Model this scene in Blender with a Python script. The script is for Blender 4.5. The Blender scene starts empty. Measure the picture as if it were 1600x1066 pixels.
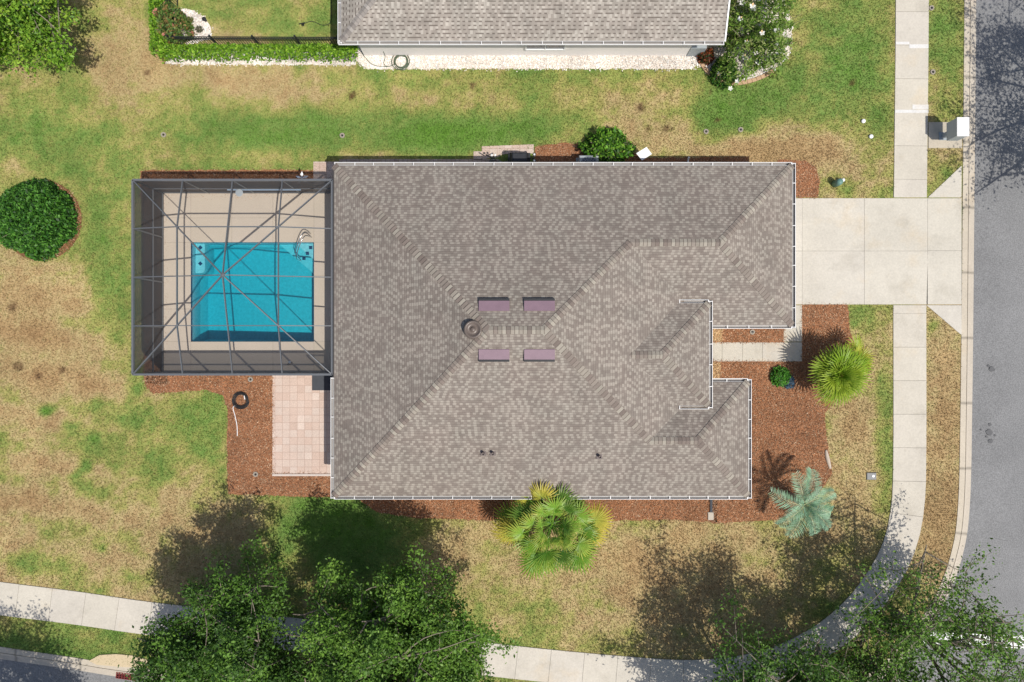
import bpy, bmesh, math, random
import numpy as np
from mathutils import Vector, Matrix

# ------------------------------------------------------------------ camera, sky, sun, exposure
H = 31.37                 # camera height above the lawn (m)
FP = 1600 * 24 / 36       # focal length in photo pixels
K = FP / H                # photo pixels per metre on the ground
sc = bpy.context.scene
col = sc.collection
cam_d = bpy.data.cameras.new('camera')
cam_d.lens = 24; cam_d.sensor_width = 36; cam_d.clip_end = 5000; cam_d.clip_start = 0.1
cam = bpy.data.objects.new('camera', cam_d); col.objects.link(cam)
cam.location = (0, 0, H); cam.rotation_euler = (0, 0, 0)
sc.camera = cam

SUN = Vector((0.38, -0.37, 1.0)).normalized()
w = bpy.data.worlds.new('World'); sc.world = w; w.use_nodes = True
nt = w.node_tree; bg = nt.nodes['Background']
sky = nt.nodes.new('ShaderNodeTexSky'); sky.sky_type = 'NISHITA'; sky.sun_disc = False; sky.dust_density = 2.0; sky.air_density = 0.9; sky.ozone_density = 0.7
sky.sun_elevation = math.asin(SUN.z); sky.sun_rotation = math.atan2(SUN.x, SUN.y)
nt.links.new(sky.outputs[0], bg.inputs[0]); bg.inputs[1].default_value = 0.115
sl = bpy.data.lights.new('sun', 'SUN'); sl.energy = 4.0; sl.angle = math.radians(0.5); sl.color = (1.0, 0.955, 0.88)
so = bpy.data.objects.new('sun', sl); col.objects.link(so)
so.rotation_euler = SUN.to_track_quat('Z', 'Y').to_euler(); so.location = (20, -20, 40)
sc.view_settings.view_transform = 'Standard'; sc.view_settings.look = 'None'
sc.view_settings.exposure = 0.05; sc.view_settings.gamma = 1.0; sc.view_settings.use_curve_mapping = False
sc.cycles.max_bounces = 6; sc.cycles.transparent_max_bounces = 16

R = random.Random(7)
RNG = np.random.default_rng(11)

# ------------------------------------------------------------------ helpers
def G(px, py, z=0.0):
    """photo pixel + height above the lawn -> point in the place"""
    d = H - z
    return Vector(((px - 800) / FP * d, (533 - py) / FP * d, z))
def T(px, py, z=0.0):
    """ground-plan pixel (as if at height 0) + height"""
    return Vector(((px - 800) / K, (533 - py) / K, z))
def lin(r, g, b, s=1.0):
    f = lambda c: ((c / 255 + 0.055) / 1.055) ** 2.4 if c > 10 else c / 255 / 12.92
    return (f(r) * s, f(g) * s, f(b) * s)
ALB = 0.74                # photo colour -> surface albedo
def C(r, g, b): return lin(r, g, b, ALB)

def tag(o, label=None, cat=None, group=None, kind=None):
    if label: o['label'] = label
    if cat: o['category'] = cat
    if group: o['group'] = group
    if kind: o['kind'] = kind
    return o
def thing(name, loc, label, cat, group=None):
    o = bpy.data.objects.new(name, None); o.empty_display_size = 0.3
    o.location = loc; col.objects.link(o)
    return tag(o, label, cat, group)
def rootloc(o):
    v = Vector((0, 0, 0))
    while o is not None:
        v += o.location; o = o.parent
    return v
def nice(name): return name

def mesh_obj(name, V, F, mat, parent=None, cols=None, smooth=False, uv=None):
    V = np.asarray(V, dtype=np.float64).reshape(-1, 3)
    if parent is not None:
        V = V - np.array(rootloc(parent))[None, :]
    me = bpy.data.meshes.new(name)
    if isinstance(F, np.ndarray):
        n, k = F.shape
        me.vertices.add(len(V)); me.vertices.foreach_set('co', V.ravel())
        me.loops.add(n * k); me.loops.foreach_set('vertex_index', F.ravel().astype(np.int32))
        me.polygons.add(n); me.polygons.foreach_set('loop_start', np.arange(0, n * k, k, dtype=np.int32))
        me.update(calc_edges=True)
    else:
        me.from_pydata([tuple(v) for v in V], [], F)
    if cols is not None:
        a = me.color_attributes.new('Col', 'FLOAT_COLOR', 'POINT')
        cc = np.ones((len(V), 4)); cc[:, :3] = cols
        a.data.foreach_set('color', cc.ravel())
    if smooth:
        me.polygons.foreach_set('use_smooth', [True] * len(me.polygons))
    if mat: me.materials.append(mat)
    me.update()
    o = bpy.data.objects.new(name, me); col.objects.link(o)
    if parent is not None: o.parent = parent
    return o

class MB:
    def __init__(s): s.v = []; s.f = []; s.c = []
    def add(s, vs, fs, c=(1, 1, 1)):
        b = len(s.v); s.v += [tuple(v) for v in vs]; s.f += [tuple(i + b for i in f) for f in fs]; s.c += [c] * len(vs)
        return s
    def box(s, cx, cy, z0, z1, sx, sy, rot=0, c=(1, 1, 1), taper=1.0, bev=0.0):
        ca, sa = math.cos(rot), math.sin(rot); vs = []
        if bev > 0:
            prof = [(0, bev, z0), (0, 0, z0 + bev), (0, 0, z1 - bev), (0, bev, z1)]
        else:
            prof = [(0, 0, z0), (0, 0, z1)]
        for i, (_, ins, z) in enumerate(prof):
            t = 1 + (taper - 1) * (z - z0) / max(1e-6, z1 - z0)
            for dx, dy in ((-1, -1), (1, -1), (1, 1), (-1, 1)):
                x = dx * (sx / 2 * t - ins); y = dy * (sy / 2 * t - ins)
                vs.append((cx + x * ca - y * sa, cy + x * sa + y * ca, z))
        n = len(prof); fs = [(3, 2, 1, 0)]
        for k in range(n - 1):
            for i in range(4):
                j = (i + 1) % 4
                fs.append((4 * k + i, 4 * k + j, 4 * k + 4 + j, 4 * k + 4 + i))
        fs.append(tuple(4 * (n - 1) + i for i in range(4)))
        return s.add(vs, fs, c)
    def tube(s, pts, rad, n=6, c=(1, 1, 1), cap=True, flat=None):
        pts = [Vector(p) for p in pts]
        if not isinstance(rad, (list, tuple)): rad = [rad] * len(pts)
        vs = []; fs = []
        for i, p in enumerate(pts):
            t = (pts[min(i + 1, len(pts) - 1)] - pts[max(i - 1, 0)])
            t = t.normalized() if t.length > 1e-9 else Vector((0, 0, 1))
            up = Vector((0, 0, 1)) if abs(t.z) < 0.95 else Vector((1, 0, 0))
            a = t.cross(up).normalized(); b = a.cross(t)
            for k in range(n):
                th = 2 * math.pi * (k + 0.5) / n
                vs.append(p + (a * math.cos(th) + b * math.sin(th)) * rad[i])
        for i in range(len(pts) - 1):
            for k in range(n):
                j = (k + 1) % n
                fs.append((i * n + k, i * n + j, (i + 1) * n + j, (i + 1) * n + k))
        if cap:
            fs.append(tuple(range(n - 1, -1, -1))); fs.append(tuple((len(pts) - 1) * n + k for k in range(n)))
        return s.add(vs, fs, c)
    def beam(s, a, b, wd, ht, c=(1, 1, 1)):
        a = Vector(a); b = Vector(b); t = (b - a).normalized()
        up = Vector((0, 0, 1)) if abs(t.z) < 0.95 else Vector((1, 0, 0))
        x = t.cross(up).normalized() * wd / 2; y = x.cross(t).normalized() * ht / 2
        vs = [a - x - y, a + x - y, a + x + y, a - x + y, b - x - y, b + x - y, b + x + y, b - x + y]
        return s.add(vs, [(0, 1, 2, 3), (7, 6, 5, 4), (0, 4, 5, 1), (1, 5, 6, 2), (2, 6, 7, 3), (3, 7, 4, 0)], c)
    def lathe(s, cx, cy, prof, n=16, c=(1, 1, 1)):
        vs = []; fs = []
        for r, z in prof:
            for k in range(n):
                th = 2 * math.pi * k / n; vs.append((cx + r * math.cos(th), cy + r * math.sin(th), z))
        for i in range(len(prof) - 1):
            for k in range(n):
                j = (k + 1) % n; fs.append((i * n + k, i * n + j, (i + 1) * n + j, (i + 1) * n + k))
        fs.append(tuple(range(n - 1, -1, -1))); fs.append(tuple((len(prof) - 1) * n + k for k in range(n)))
        return s.add(vs, fs, c)
    def build(s, name, mat, parent=None, smooth=False):
        return mesh_obj(name, s.v, s.f, mat, parent, np.array(s.c), smooth)

def inpoly(x, y, poly):
    """vectorised point in polygon; poly [(px,py)]"""
    ins = np.zeros(x.shape, bool); n = len(poly); j = n - 1
    for i in range(n):
        xi, yi = poly[i]; xj, yj = poly[j]
        if yi != yj:
            cnd = ((yi > y) != (yj > y)) & (x < (xj - xi) * (y - yi) / (yj - yi) + xi)
            ins ^= cnd
        j = i
    return ins
def smooth_line(pts, n=8):
    out = []; P = [np.array(p, float) for p in pts]
    for i in range(len(P) - 1):
        p0 = P[max(i - 1, 0)]; p1 = P[i]; p2 = P[i + 1]; p3 = P[min(i + 2, len(P) - 1)]
        for k in range(n):
            t = k / n
            out.append(0.5 * (2 * p1 + (p2 - p0) * t + (2 * p0 - 5 * p1 + 4 * p2 - p3) * t * t + (3 * p1 - p0 - 3 * p2 + p3) * t ** 3))
    out.append(P[-1]); return out
def resample(pts, step):
    pts = [np.array(p, float) for p in pts]; out = [pts[0]]; acc = 0
    for a, b in zip(pts[:-1], pts[1:]):
        L = np.linalg.norm(b - a); 
        if L < 1e-9: continue
        t = step - acc
        while t <= L:
            out.append(a + (b - a) * t / L); t += step
        acc = (acc + L) % step if t > L else 0
        acc = L - (t - step)
    return out
def densify(poly, step, jit=0.0, rnd=R):
    out = []; n = len(poly)
    for i in range(n):
        a = np.array(poly[i], float); b = np.array(poly[(i + 1) % n], float)
        L = np.linalg.norm(b - a); m = max(1, int(L / step)); nrm = np.array([-(b - a)[1], (b - a)[0]]) / max(L, 1e-9)
        for k in range(m):
            out.append(tuple(a + (b - a) * k / m + nrm * (rnd.uniform(-jit, jit) if k else 0)))
    return out
def noise2(x, y, seed):
    """smooth value noise, numpy"""
    xi = np.floor(x).astype(np.int64); yi = np.floor(y).astype(np.int64); fx = x - xi; fy = y - yi
    def h(a, b):
        n = (a * 374761393 + b * 668265263 + seed * 982451653) & 0xffffffff
        n = ((n ^ (n >> 13)) * 1274126177) & 0xffffffff
        return ((n ^ (n >> 16)) & 0xffff) / 65535.0
    sx = fx * fx * (3 - 2 * fx); sy = fy * fy * (3 - 2 * fy)
    return (h(xi, yi) * (1 - sx) + h(xi + 1, yi) * sx) * (1 - sy) + (h(xi, yi + 1) * (1 - sx) + h(xi + 1, yi + 1) * sx) * sy
def fbm(x, y, seed, o=4):
    v = 0; a = 0.5; t = 0
    for k in range(o):
        v = v + a * noise2(x * 2 ** k + 17.3 * k, y * 2 ** k + 5.1 * k, seed + k); t += a; a *= 0.55
    return v / t

# ------------------------------------------------------------------ materials
def newmat(name):
    m = bpy.data.materials.new(name); m.use_nodes = True
    return m, m.node_tree, m.node_tree.nodes['Principled BSDF']
def rgba(c): return (c[0], c[1], c[2], 1)
def plain(name, c, rough=0.6, metal=0.0, spec=0.4, var=0.12, scale=6.0, bump=0.0):
    m, n, b = newmat(name)
    b.inputs['Roughness'].default_value = rough; b.inputs['Metallic'].default_value = metal
    b.inputs['Specular IOR Level'].default_value = spec
    tc = n.nodes.new('ShaderNodeTexCoord'); nz = n.nodes.new('ShaderNodeTexNoise')
    nz.inputs['Scale'].default_value = scale; nz.inputs['Detail'].default_value = 5
    n.links.new(tc.outputs['Object'], nz.inputs['Vector'])
    mx = n.nodes.new('ShaderNodeMix'); mx.data_type = 'RGBA'
    mx.inputs[6].default_value = rgba([x * (1 - var) for x in c]); mx.inputs[7].default_value = rgba([min(1, x * (1 + var)) for x in c])
    n.links.new(nz.outputs['Fac'], mx.inputs[0]); n.links.new(mx.outputs[2], b.inputs['Base Color'])
    if bump:
        bp = n.nodes.new('ShaderNodeBump'); bp.inputs['Strength'].default_value = bump; bp.inputs['Distance'].default_value = 0.02
        n.links.new(nz.outputs['Fac'], bp.inputs['Height']); n.links.new(bp.outputs[0], b.inputs['Normal'])
    return m
def attr(name, rough=0.7, spec=0.3, var=0.15, scale=30.0, trans=0.0, bump=0.0, big=0.0, bigscale=0.6, detail=5, spots=0.0):
    """colour attribute 'Col' times fine noise (+ broad stains)"""
    m, n, b = newmat(name)
    b.inputs['Roughness'].default_value = rough; b.inputs['Specular IOR Level'].default_value = spec
    at = n.nodes.new('ShaderNodeAttribute'); at.attribute_name = 'Col'
    tc = n.nodes.new('ShaderNodeTexCoord'); nz = n.nodes.new('ShaderNodeTexNoise')
    nz.inputs['Scale'].default_value = scale; nz.inputs['Detail'].default_value = detail
    n.links.new(tc.outputs['Object'], nz.inputs['Vector'])
    mr = n.nodes.new('ShaderNodeMapRange'); mr.inputs['From Min'].default_value = 0.3; mr.inputs['From Max'].default_value = 0.7
    mr.inputs['To Min'].default_value = 1 - var; mr.inputs['To Max'].default_value = 1 + var
    n.links.new(nz.outputs['Fac'], mr.inputs['Value'])
    vm = n.nodes.new('ShaderNodeVectorMath'); vm.operation = 'SCALE'
    n.links.new(at.outputs['Color'], vm.inputs[0]); n.links.new(mr.outputs[0], vm.inputs['Scale'])
    last = vm.outputs[0]
    if big:
        n2 = n.nodes.new('ShaderNodeTexNoise'); n2.inputs['Scale'].default_value = bigscale; n2.inputs['Detail'].default_value = 6
        n2.inputs['Roughness'].default_value = 0.65
        n.links.new(tc.outputs['Object'], n2.inputs['Vector'])
        m2 = n.nodes.new('ShaderNodeMapRange'); m2.inputs['From Min'].default_value = 0.3; m2.inputs['From Max'].default_value = 0.65
        m2.inputs['To Min'].default_value = 1 - big; m2.inputs['To Max'].default_value = 1.0
        n.links.new(n2.outputs['Fac'], m2.inputs['Value'])
        v2 = n.nodes.new('ShaderNodeVectorMath'); v2.operation = 'SCALE'
        n.links.new(last, v2.inputs[0]); n.links.new(m2.outputs[0], v2.inputs['Scale']); last = v2.outputs[0]
    n.links.new(last, b.inputs['Base Color'])
    if spots:      # old drip marks, tyre scuffs and rust on the paving
        for sc3, lo3, tint in ((0.8, .60, (.80, .79, .77, 1)), (0.45, .63, (1.0, .90, .76, 1)), (2.6, .68, (.78, .77, .75, 1))):
            n3 = n.nodes.new('ShaderNodeTexNoise'); n3.inputs['Scale'].default_value = sc3; n3.inputs['Detail'].default_value = 7; n3.inputs['Roughness'].default_value = .62
            mp = n.nodes.new('ShaderNodeMapping'); mp.inputs['Location'].default_value = (sc3 * 31, sc3 * 7, 3); n.links.new(tc.outputs['Object'], mp.inputs['Vector']); n.links.new(mp.outputs[0], n3.inputs['Vector'])
            m3 = n.nodes.new('ShaderNodeMapRange'); m3.inputs['From Min'].default_value = lo3 - .06; m3.inputs['From Max'].default_value = lo3 + .10; m3.inputs['To Max'].default_value = spots; n.links.new(n3.outputs['Fac'], m3.inputs['Value'])
            x3 = n.nodes.new('ShaderNodeMix'); x3.data_type = 'RGBA'; x3.blend_type = 'MULTIPLY'; x3.inputs[7].default_value = tint
            n.links.new(m3.outputs[0], x3.inputs[0]); n.links.new(last, x3.inputs[6]); last = x3.outputs[2]
        n.links.new(last, b.inputs['Base Color'])
    if bump:
        bp = n.nodes.new('ShaderNodeBump'); bp.inputs['Strength'].default_value = bump; bp.inputs['Distance'].default_value = 0.03
        n.links.new(nz.outputs['Fac'], bp.inputs['Height']); n.links.new(bp.outputs[0], b.inputs['Normal'])
    if trans:
        tr = n.nodes.new('ShaderNodeBsdfTranslucent'); n.links.new(last, tr.inputs['Color'])
        ms = n.nodes.new('ShaderNodeMixShader'); ms.inputs[0].default_value = trans
        out = n.nodes['Material Output']
        n.links.new(b.outputs[0], ms.inputs[1]); n.links.new(tr.outputs[0], ms.inputs[2]); n.links.new(ms.outputs[0], out.inputs['Surface'])
    return m
def bricks(name, c1, c2, mortar, bw, rh, ms, split=0.6, soft=0.1, coord='UV', offset=0.5, rough=0.85, bump=0.4, stain=0.12, squash=1.0, mid=None):
    m, n, b = newmat(name)
    b.inputs['Roughness'].default_value = rough; b.inputs['Specular IOR Level'].default_value = 0.25
    tc = n.nodes.new('ShaderNodeTexCoord'); br = n.nodes.new('ShaderNodeTexBrick')
    n.links.new(tc.outputs[coord], br.inputs['Vector'])
    br.offset = offset; br.inputs['Scale'].default_value = 1
    br.inputs['Brick Width'].default_value = bw; br.inputs['Row Height'].default_value = rh; br.inputs['Mortar Size'].default_value = ms
    br.inputs['Mortar Smooth'].default_value = 0.3
    br.inputs['Color1'].default_value = (0, 0, 0, 1); br.inputs['Color2'].default_value = (1, 1, 1, 1); br.inputs['Mortar'].default_value = (0.5, 0.5, 0.5, 1)
    rp = n.nodes.new('ShaderNodeValToRGB'); e = rp.color_ramp.elements
    e[0].position = 0.0; e[0].color = rgba([x * 0.93 for x in c1]); e[1].position = 1.0; e[1].color = rgba([x * 1.05 for x in c2])
    a = rp.color_ramp.elements.new(max(0.01, split - soft)); a.color = rgba([x * 1.05 for x in c1])
    a = rp.color_ramp.elements.new(min(0.99, split + soft)); a.color = rgba([x * 0.95 for x in c2])
    n.links.new(br.outputs['Color'], rp.inputs['Fac'])
    mx = n.nodes.new('ShaderNodeMix'); mx.data_type = 'RGBA'; mx.inputs[7].default_value = rgba(mortar)
    n.links.new(br.outputs['Fac'], mx.inputs[0]); n.links.new(rp.outputs[0], mx.inputs[6])
    nz = n.nodes.new('ShaderNodeTexNoise'); nz.inputs['Scale'].default_value = 0.5; nz.inputs['Detail'].default_value = 7; nz.inputs['Roughness'].default_value = 0.7
    n.links.new(tc.outputs['Object'], nz.inputs['Vector'])
    mr = n.nodes.new('ShaderNodeMapRange'); mr.inputs['From Min'].default_value = 0.3; mr.inputs['From Max'].default_value = 0.7
    mr.inputs['To Min'].default_value = 1 - stain; mr.inputs['To Max'].default_value = 1 + stain * 0.5
    n.links.new(nz.outputs['Fac'], mr.inputs['Value'])
    vm = n.nodes.new('ShaderNodeVectorMath'); vm.operation = 'SCALE'
    n.links.new(mx.outputs[2], vm.inputs[0]); n.links.new(mr.outputs[0], vm.inputs['Scale'])
    nf = n.nodes.new('ShaderNodeTexNoise'); nf.inputs['Scale'].default_value = 25; nf.inputs['Detail'].default_value = 3
    n.links.new(tc.outputs['Object'], nf.inputs['Vector'])
    m3 = n.nodes.new('ShaderNodeMapRange'); m3.inputs['From Min'].default_value = 0.3; m3.inputs['From Max'].default_value = 0.7
    m3.inputs['To Min'].default_value = 0.88; m3.inputs['To Max'].default_value = 1.12
    n.links.new(nf.outputs['Fac'], m3.inputs['Value'])
    v3 = n.nodes.new('ShaderNodeVectorMath'); v3.operation = 'SCALE'
    n.links.new(vm.outputs[0], v3.inputs[0]); n.links.new(m3.outputs[0], v3.inputs['Scale'])
    n.links.new(v3.outputs[0], b.inputs['Base Color'])
    if bump:
        bp = n.nodes.new('ShaderNodeBump'); bp.inputs['Strength'].default_value = bump; bp.inputs['Distance'].default_value = 0.01; bp.invert = True
        n.links.new(br.outputs['Fac'], bp.inputs['Height']); n.links.new(bp.outputs[0], b.inputs['Normal'])
    return m
def shingles(name, c_dark, c_light, c_line, bw, rh, line=0.2, dash=False, p=0.35, stain=0.12, line_amt=0.8):
    """laminated shingles from the roof's own UV metres: staggered tabs, random tones, shadow line under each course"""
    m, n, b = newmat(name); b.inputs['Roughness'].default_value = 0.88; b.inputs['Specular IOR Level'].default_value = 0.2
    N = n.nodes.new; L = n.links.new
    def mt(op, a, c=None, d=None):
        q = N('ShaderNodeMath'); q.operation = op
        for i, v in enumerate((a, c, d)):
            if v is None: continue
            if isinstance(v, (int, float)): q.inputs[i].default_value = v
            else: L(v, q.inputs[i])
        return q.outputs[0]
    tc = N('ShaderNodeTexCoord'); sx = N('ShaderNodeSeparateXYZ'); L(tc.outputs['UV'], sx.inputs[0])
    v = mt('DIVIDE', sx.outputs[1], rh); row = mt('FLOOR', v); fv = mt('FRACT', v)
    wr = N('ShaderNodeTexWhiteNoise'); wr.noise_dimensions = '1D'; L(row, wr.inputs['W'])
    wob = N('ShaderNodeTexNoise'); wob.noise_dimensions = '2D'; wob.inputs['Scale'].default_value = 3.1; wob.inputs['Detail'].default_value = 2
    cw = N('ShaderNodeCombineXYZ'); L(sx.outputs[0], cw.inputs[0]); L(mt('MULTIPLY', row, 7.31), cw.inputs[1]); L(cw.outputs[0], wob.inputs['Vector'])
    u = mt('ADD', mt('ADD', mt('DIVIDE', sx.outputs[0], bw), mt('MULTIPLY', wr.outputs['Value'], 9.7)), mt('MULTIPLY', wob.outputs['Fac'], 0.5))
    idx = mt('FLOOR', u); par = mt('MODULO', idx, 2.0)
    wc = N('ShaderNodeTexWhiteNoise'); wc.noise_dimensions = '2D'; cc = N('ShaderNodeCombineXYZ'); L(idx, cc.inputs[0]); L(row, cc.inputs[1]); L(cc.outputs[0], wc.inputs['Vector'])
    r = wc.outputs['Value']
    # light tabs: mostly on every other tab, so they stay single
    lite = mt('MULTIPLY', mt('GREATER_THAN', r, 1 - p), mt('ADD', mt('MULTIPLY', par, 0.8), 0.2))
    soft = mt('ADD', mt('MULTIPLY', r, 0.3), mt('MULTIPLY', lite, 0.7)); 
    mx = N('ShaderNodeMix'); mx.data_type = 'RGBA'; mx.inputs[6].default_value = rgba(c_dark); mx.inputs[7].default_value = rgba(c_light); L(soft, mx.inputs[0])
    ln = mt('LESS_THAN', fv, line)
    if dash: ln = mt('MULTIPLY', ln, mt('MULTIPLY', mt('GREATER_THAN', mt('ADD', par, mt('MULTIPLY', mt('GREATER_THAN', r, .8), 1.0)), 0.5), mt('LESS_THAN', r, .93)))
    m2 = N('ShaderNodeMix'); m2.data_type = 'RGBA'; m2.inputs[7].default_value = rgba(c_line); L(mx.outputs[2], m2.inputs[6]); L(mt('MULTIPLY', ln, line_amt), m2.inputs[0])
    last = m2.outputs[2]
    for sc_, amt, co in ((0.55, stain, 'Object'), (2.2, stain * .5, 'Object'), (30, .10, 'Object')):
        nz = N('ShaderNodeTexNoise'); nz.inputs['Scale'].default_value = sc_; nz.inputs['Detail'].default_value = 6; nz.inputs['Roughness'].default_value = 0.65; L(tc.outputs[co], nz.inputs['Vector'])
        mr = N('ShaderNodeMapRange'); mr.inputs['From Min'].default_value = .3; mr.inputs['From Max'].default_value = .7; mr.inputs['To Min'].default_value = 1 - amt; mr.inputs['To Max'].default_value = 1 + amt * .7; L(nz.outputs['Fac'], mr.inputs['Value'])
        vm = N('ShaderNodeVectorMath'); vm.operation = 'SCALE'; L(last, vm.inputs[0]); L(mr.outputs[0], vm.inputs['Scale']); last = vm.outputs[0]
    # streaks washed down the slope
    mp = N('ShaderNodeMapping'); mp.inputs['Scale'].default_value = (1.5, .13, 1); L(tc.outputs['UV'], mp.inputs['Vector'])
    ns = N('ShaderNodeTexNoise'); ns.inputs['Scale'].default_value = 1.0; ns.inputs['Detail'].default_value = 4; L(mp.outputs[0], ns.inputs['Vector'])
    ms_ = N('ShaderNodeMapRange'); ms_.inputs['From Min'].default_value = .35; ms_.inputs['From Max'].default_value = .65; ms_.inputs['To Min'].default_value = .95; ms_.inputs['To Max'].default_value = 1.05; L(ns.outputs['Fac'], ms_.inputs['Value'])
    vs_ = N('ShaderNodeVectorMath'); vs_.operation = 'SCALE'; L(last, vs_.inputs[0]); L(ms_.outputs[0], vs_.inputs['Scale']); last = vs_.outputs[0]
    # slow hue drift between batches, warm to grey-green
    nh = N('ShaderNodeTexNoise'); nh.inputs['Scale'].default_value = .9; nh.inputs['Detail'].default_value = 3; L(tc.outputs['Object'], nh.inputs['Vector'])
    mh = N('ShaderNodeMix'); mh.data_type = 'RGBA'; mh.inputs[6].default_value = (1.04, .985, .97, 1); mh.inputs[7].default_value = (.97, 1.0, .985, 1); L(nh.outputs['Fac'], mh.inputs[0])
    v3 = N('ShaderNodeVectorMath'); v3.operation = 'MULTIPLY'; L(last, v3.inputs[0]); L(mh.outputs[2], v3.inputs[1]); L(v3.outputs[0], b.inputs['Base Color'])
    bp = N('ShaderNodeBump'); bp.inputs['Strength'].default_value = .35; bp.inputs['Distance'].default_value = .012; L(mt('SUBTRACT', mt('ADD', lite, 1.0), fv), bp.inputs['Height']); L(bp.outputs[0], b.inputs['Normal'])
    return m
def screen_mat(name, opacity):
    m, n, b = newmat(name)
    b.inputs['Base Color'].default_value = (0.055, 0.057, 0.062, 1); b.inputs['Roughness'].default_value = 0.7
    tr = n.nodes.new('ShaderNodeBsdfTransparent'); ms = n.nodes.new('ShaderNodeMixShader'); ms.inputs[0].default_value = opacity
    n.links.new(tr.outputs[0], ms.inputs[1]); n.links.new(b.outputs[0], ms.inputs[2]); n.links.new(ms.outputs[0], n.nodes['Material Output'].inputs['Surface'])
    return m

M = {}
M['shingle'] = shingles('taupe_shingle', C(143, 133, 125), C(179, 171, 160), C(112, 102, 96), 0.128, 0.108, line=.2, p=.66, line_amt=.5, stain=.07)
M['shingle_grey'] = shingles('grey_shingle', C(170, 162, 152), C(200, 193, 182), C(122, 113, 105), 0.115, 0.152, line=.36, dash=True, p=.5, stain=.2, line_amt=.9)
M['cap'] = attr('ridge_cap_shingle', rough=0.85, var=0.1)
M['white'] = plain('white_paint', (0.80, 0.79, 0.77), rough=0.45, var=0.04)
M['gutter'] = attr('white_gutter', rough=.45, var=.05, scale=5)
M['fascia'] = plain('dark_fascia', (0.05, 0.045, 0.042), rough=0.5)
M['stucco'] = plain('cream_stucco', (0.83, 0.79, 0.75), rough=0.9, var=0.04, scale=20, bump=0.1)
M['concrete'] = attr('concrete', rough=0.85, var=0.07, scale=14, big=0.13, bigscale=0.55, bump=0.05, spots=0.65)
M['deck'] = attr('pool_deck_coating', rough=0.85, var=0.05, scale=20, big=0.06, bigscale=0.8)
M['asphalt'] = attr('asphalt', rough=0.9, var=0.3, scale=22, big=0.2, bigscale=0.35, bump=0.2, detail=8)
M['lawn'] = attr('lawn', rough=0.95, spec=0.1, var=0.2, scale=13, bump=0.7, detail=8)
M['blade'] = attr('grass_blade', rough=0.7, spec=0.15, var=0.1, scale=8, trans=0.25)
M['leaf'] = attr('leaf', rough=0.5, spec=0.3, var=0.12, scale=4, trans=0.28)
M['frond'] = attr('palm_frond', rough=0.45, spec=0.4, var=0.12, scale=6, trans=0.25)
M['bark'] = plain('grey_bark', C(150, 138, 122), rough=0.9, var=0.3, scale=5, bump=0.4)
M['mulch'] = attr('bark_mulch', rough=0.95, spec=0.1, var=0.35, scale=16, bump=0.8, detail=8)
M['chip'] = M['mulch']
M['stone'] = attr('white_stone', rough=0.9, var=0.2, scale=18, bump=0.5)
M['paver'] = bricks('pink_paver', C(220, 194, 178), C(232, 212, 198), C(198, 170, 155), 0.34, 0.34, 0.011, split=0.5, soft=0.4, coord='Object', offset=0.0, stain=0.1, bump=0.3)
M['walk_paver'] = bricks('dusty_paver', C(196, 172, 160), C(222, 202, 190), C(150, 130, 118), 0.2, 0.1, 0.01, split=0.5, soft=0.4, coord='Object', offset=0.0, stain=0.15, bump=0.3)
M['cage'] = plain('bronze_aluminium', C(120, 123, 127), rough=0.4, metal=0.2, var=0.06)
M['screen_roof'] = screen_mat('roof_screen', 0.09)
M['screen_wall'] = screen_mat('wall_screen', 0.82)
M['plaster'] = attr('pool_plaster', rough=0.8, var=0.11, scale=9)
M['tile'] = plain('dark_blue_tile', (0.02, 0.05, 0.12), rough=0.2)
M['steel'] = plain('stainless_steel', (0.55, 0.56, 0.58), rough=0.25, metal=1.0, var=0.05)
M['black'] = plain('black_metal', (0.018, 0.019, 0.022), rough=0.45, var=0.2)
M['blackcloth'] = plain('black_cover', (0.022, 0.024, 0.03), rough=0.6, var=0.3, scale=9)
M['rubber'] = plain('black_rubber', (0.02, 0.02, 0.021), rough=0.55)
M['grey'] = plain('grey_paint', C(178, 186, 190), rough=0.45, var=0.05)
M['mid_grey'] = plain('mid_grey_plastic', C(135, 137, 138), rough=0.5)
M['mauve'] = plain('mauve_vent_paint', C(146, 120, 132), rough=0.55, var=0.16, scale=4)
M['brown_dome'] = plain('smoky_dome', C(118, 106, 98), rough=0.35, var=0.1)
M['glass'] = plain('window_glass', (0.12, 0.14, 0.16), rough=0.08, spec=0.8, var=0.1)
M['green_plastic'] = plain('green_plastic', C(110, 150, 140), rough=0.5)
M['hose_green'] = plain('hose_green', C(92, 106, 84), rough=0.5)
M['red_grate'] = plain('red_iron', C(128, 48, 46), rough=0.6)
M['marking'] = plain('white_road_paint', (0.8, 0.8, 0.78), rough=0.6, var=0.08, scale=10)
M['patch'] = plain('dark_mat', (0.055, 0.06, 0.07), rough=0.8, var=0.2)
M['stain'] = plain('asphalt_stain', C(112, 112, 113), rough=0.9, var=0.2)
M['flower'] = attr('petal', rough=0.6, var=0.05, trans=0.2)
M['lens'] = plain('white_plastic', (0.82, 0.82, 0.82), rough=0.4, var=0.03)
M['earth'] = plain('far_grass', C(130, 140, 85), rough=0.95, var=0.3, scale=0.4)

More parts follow.
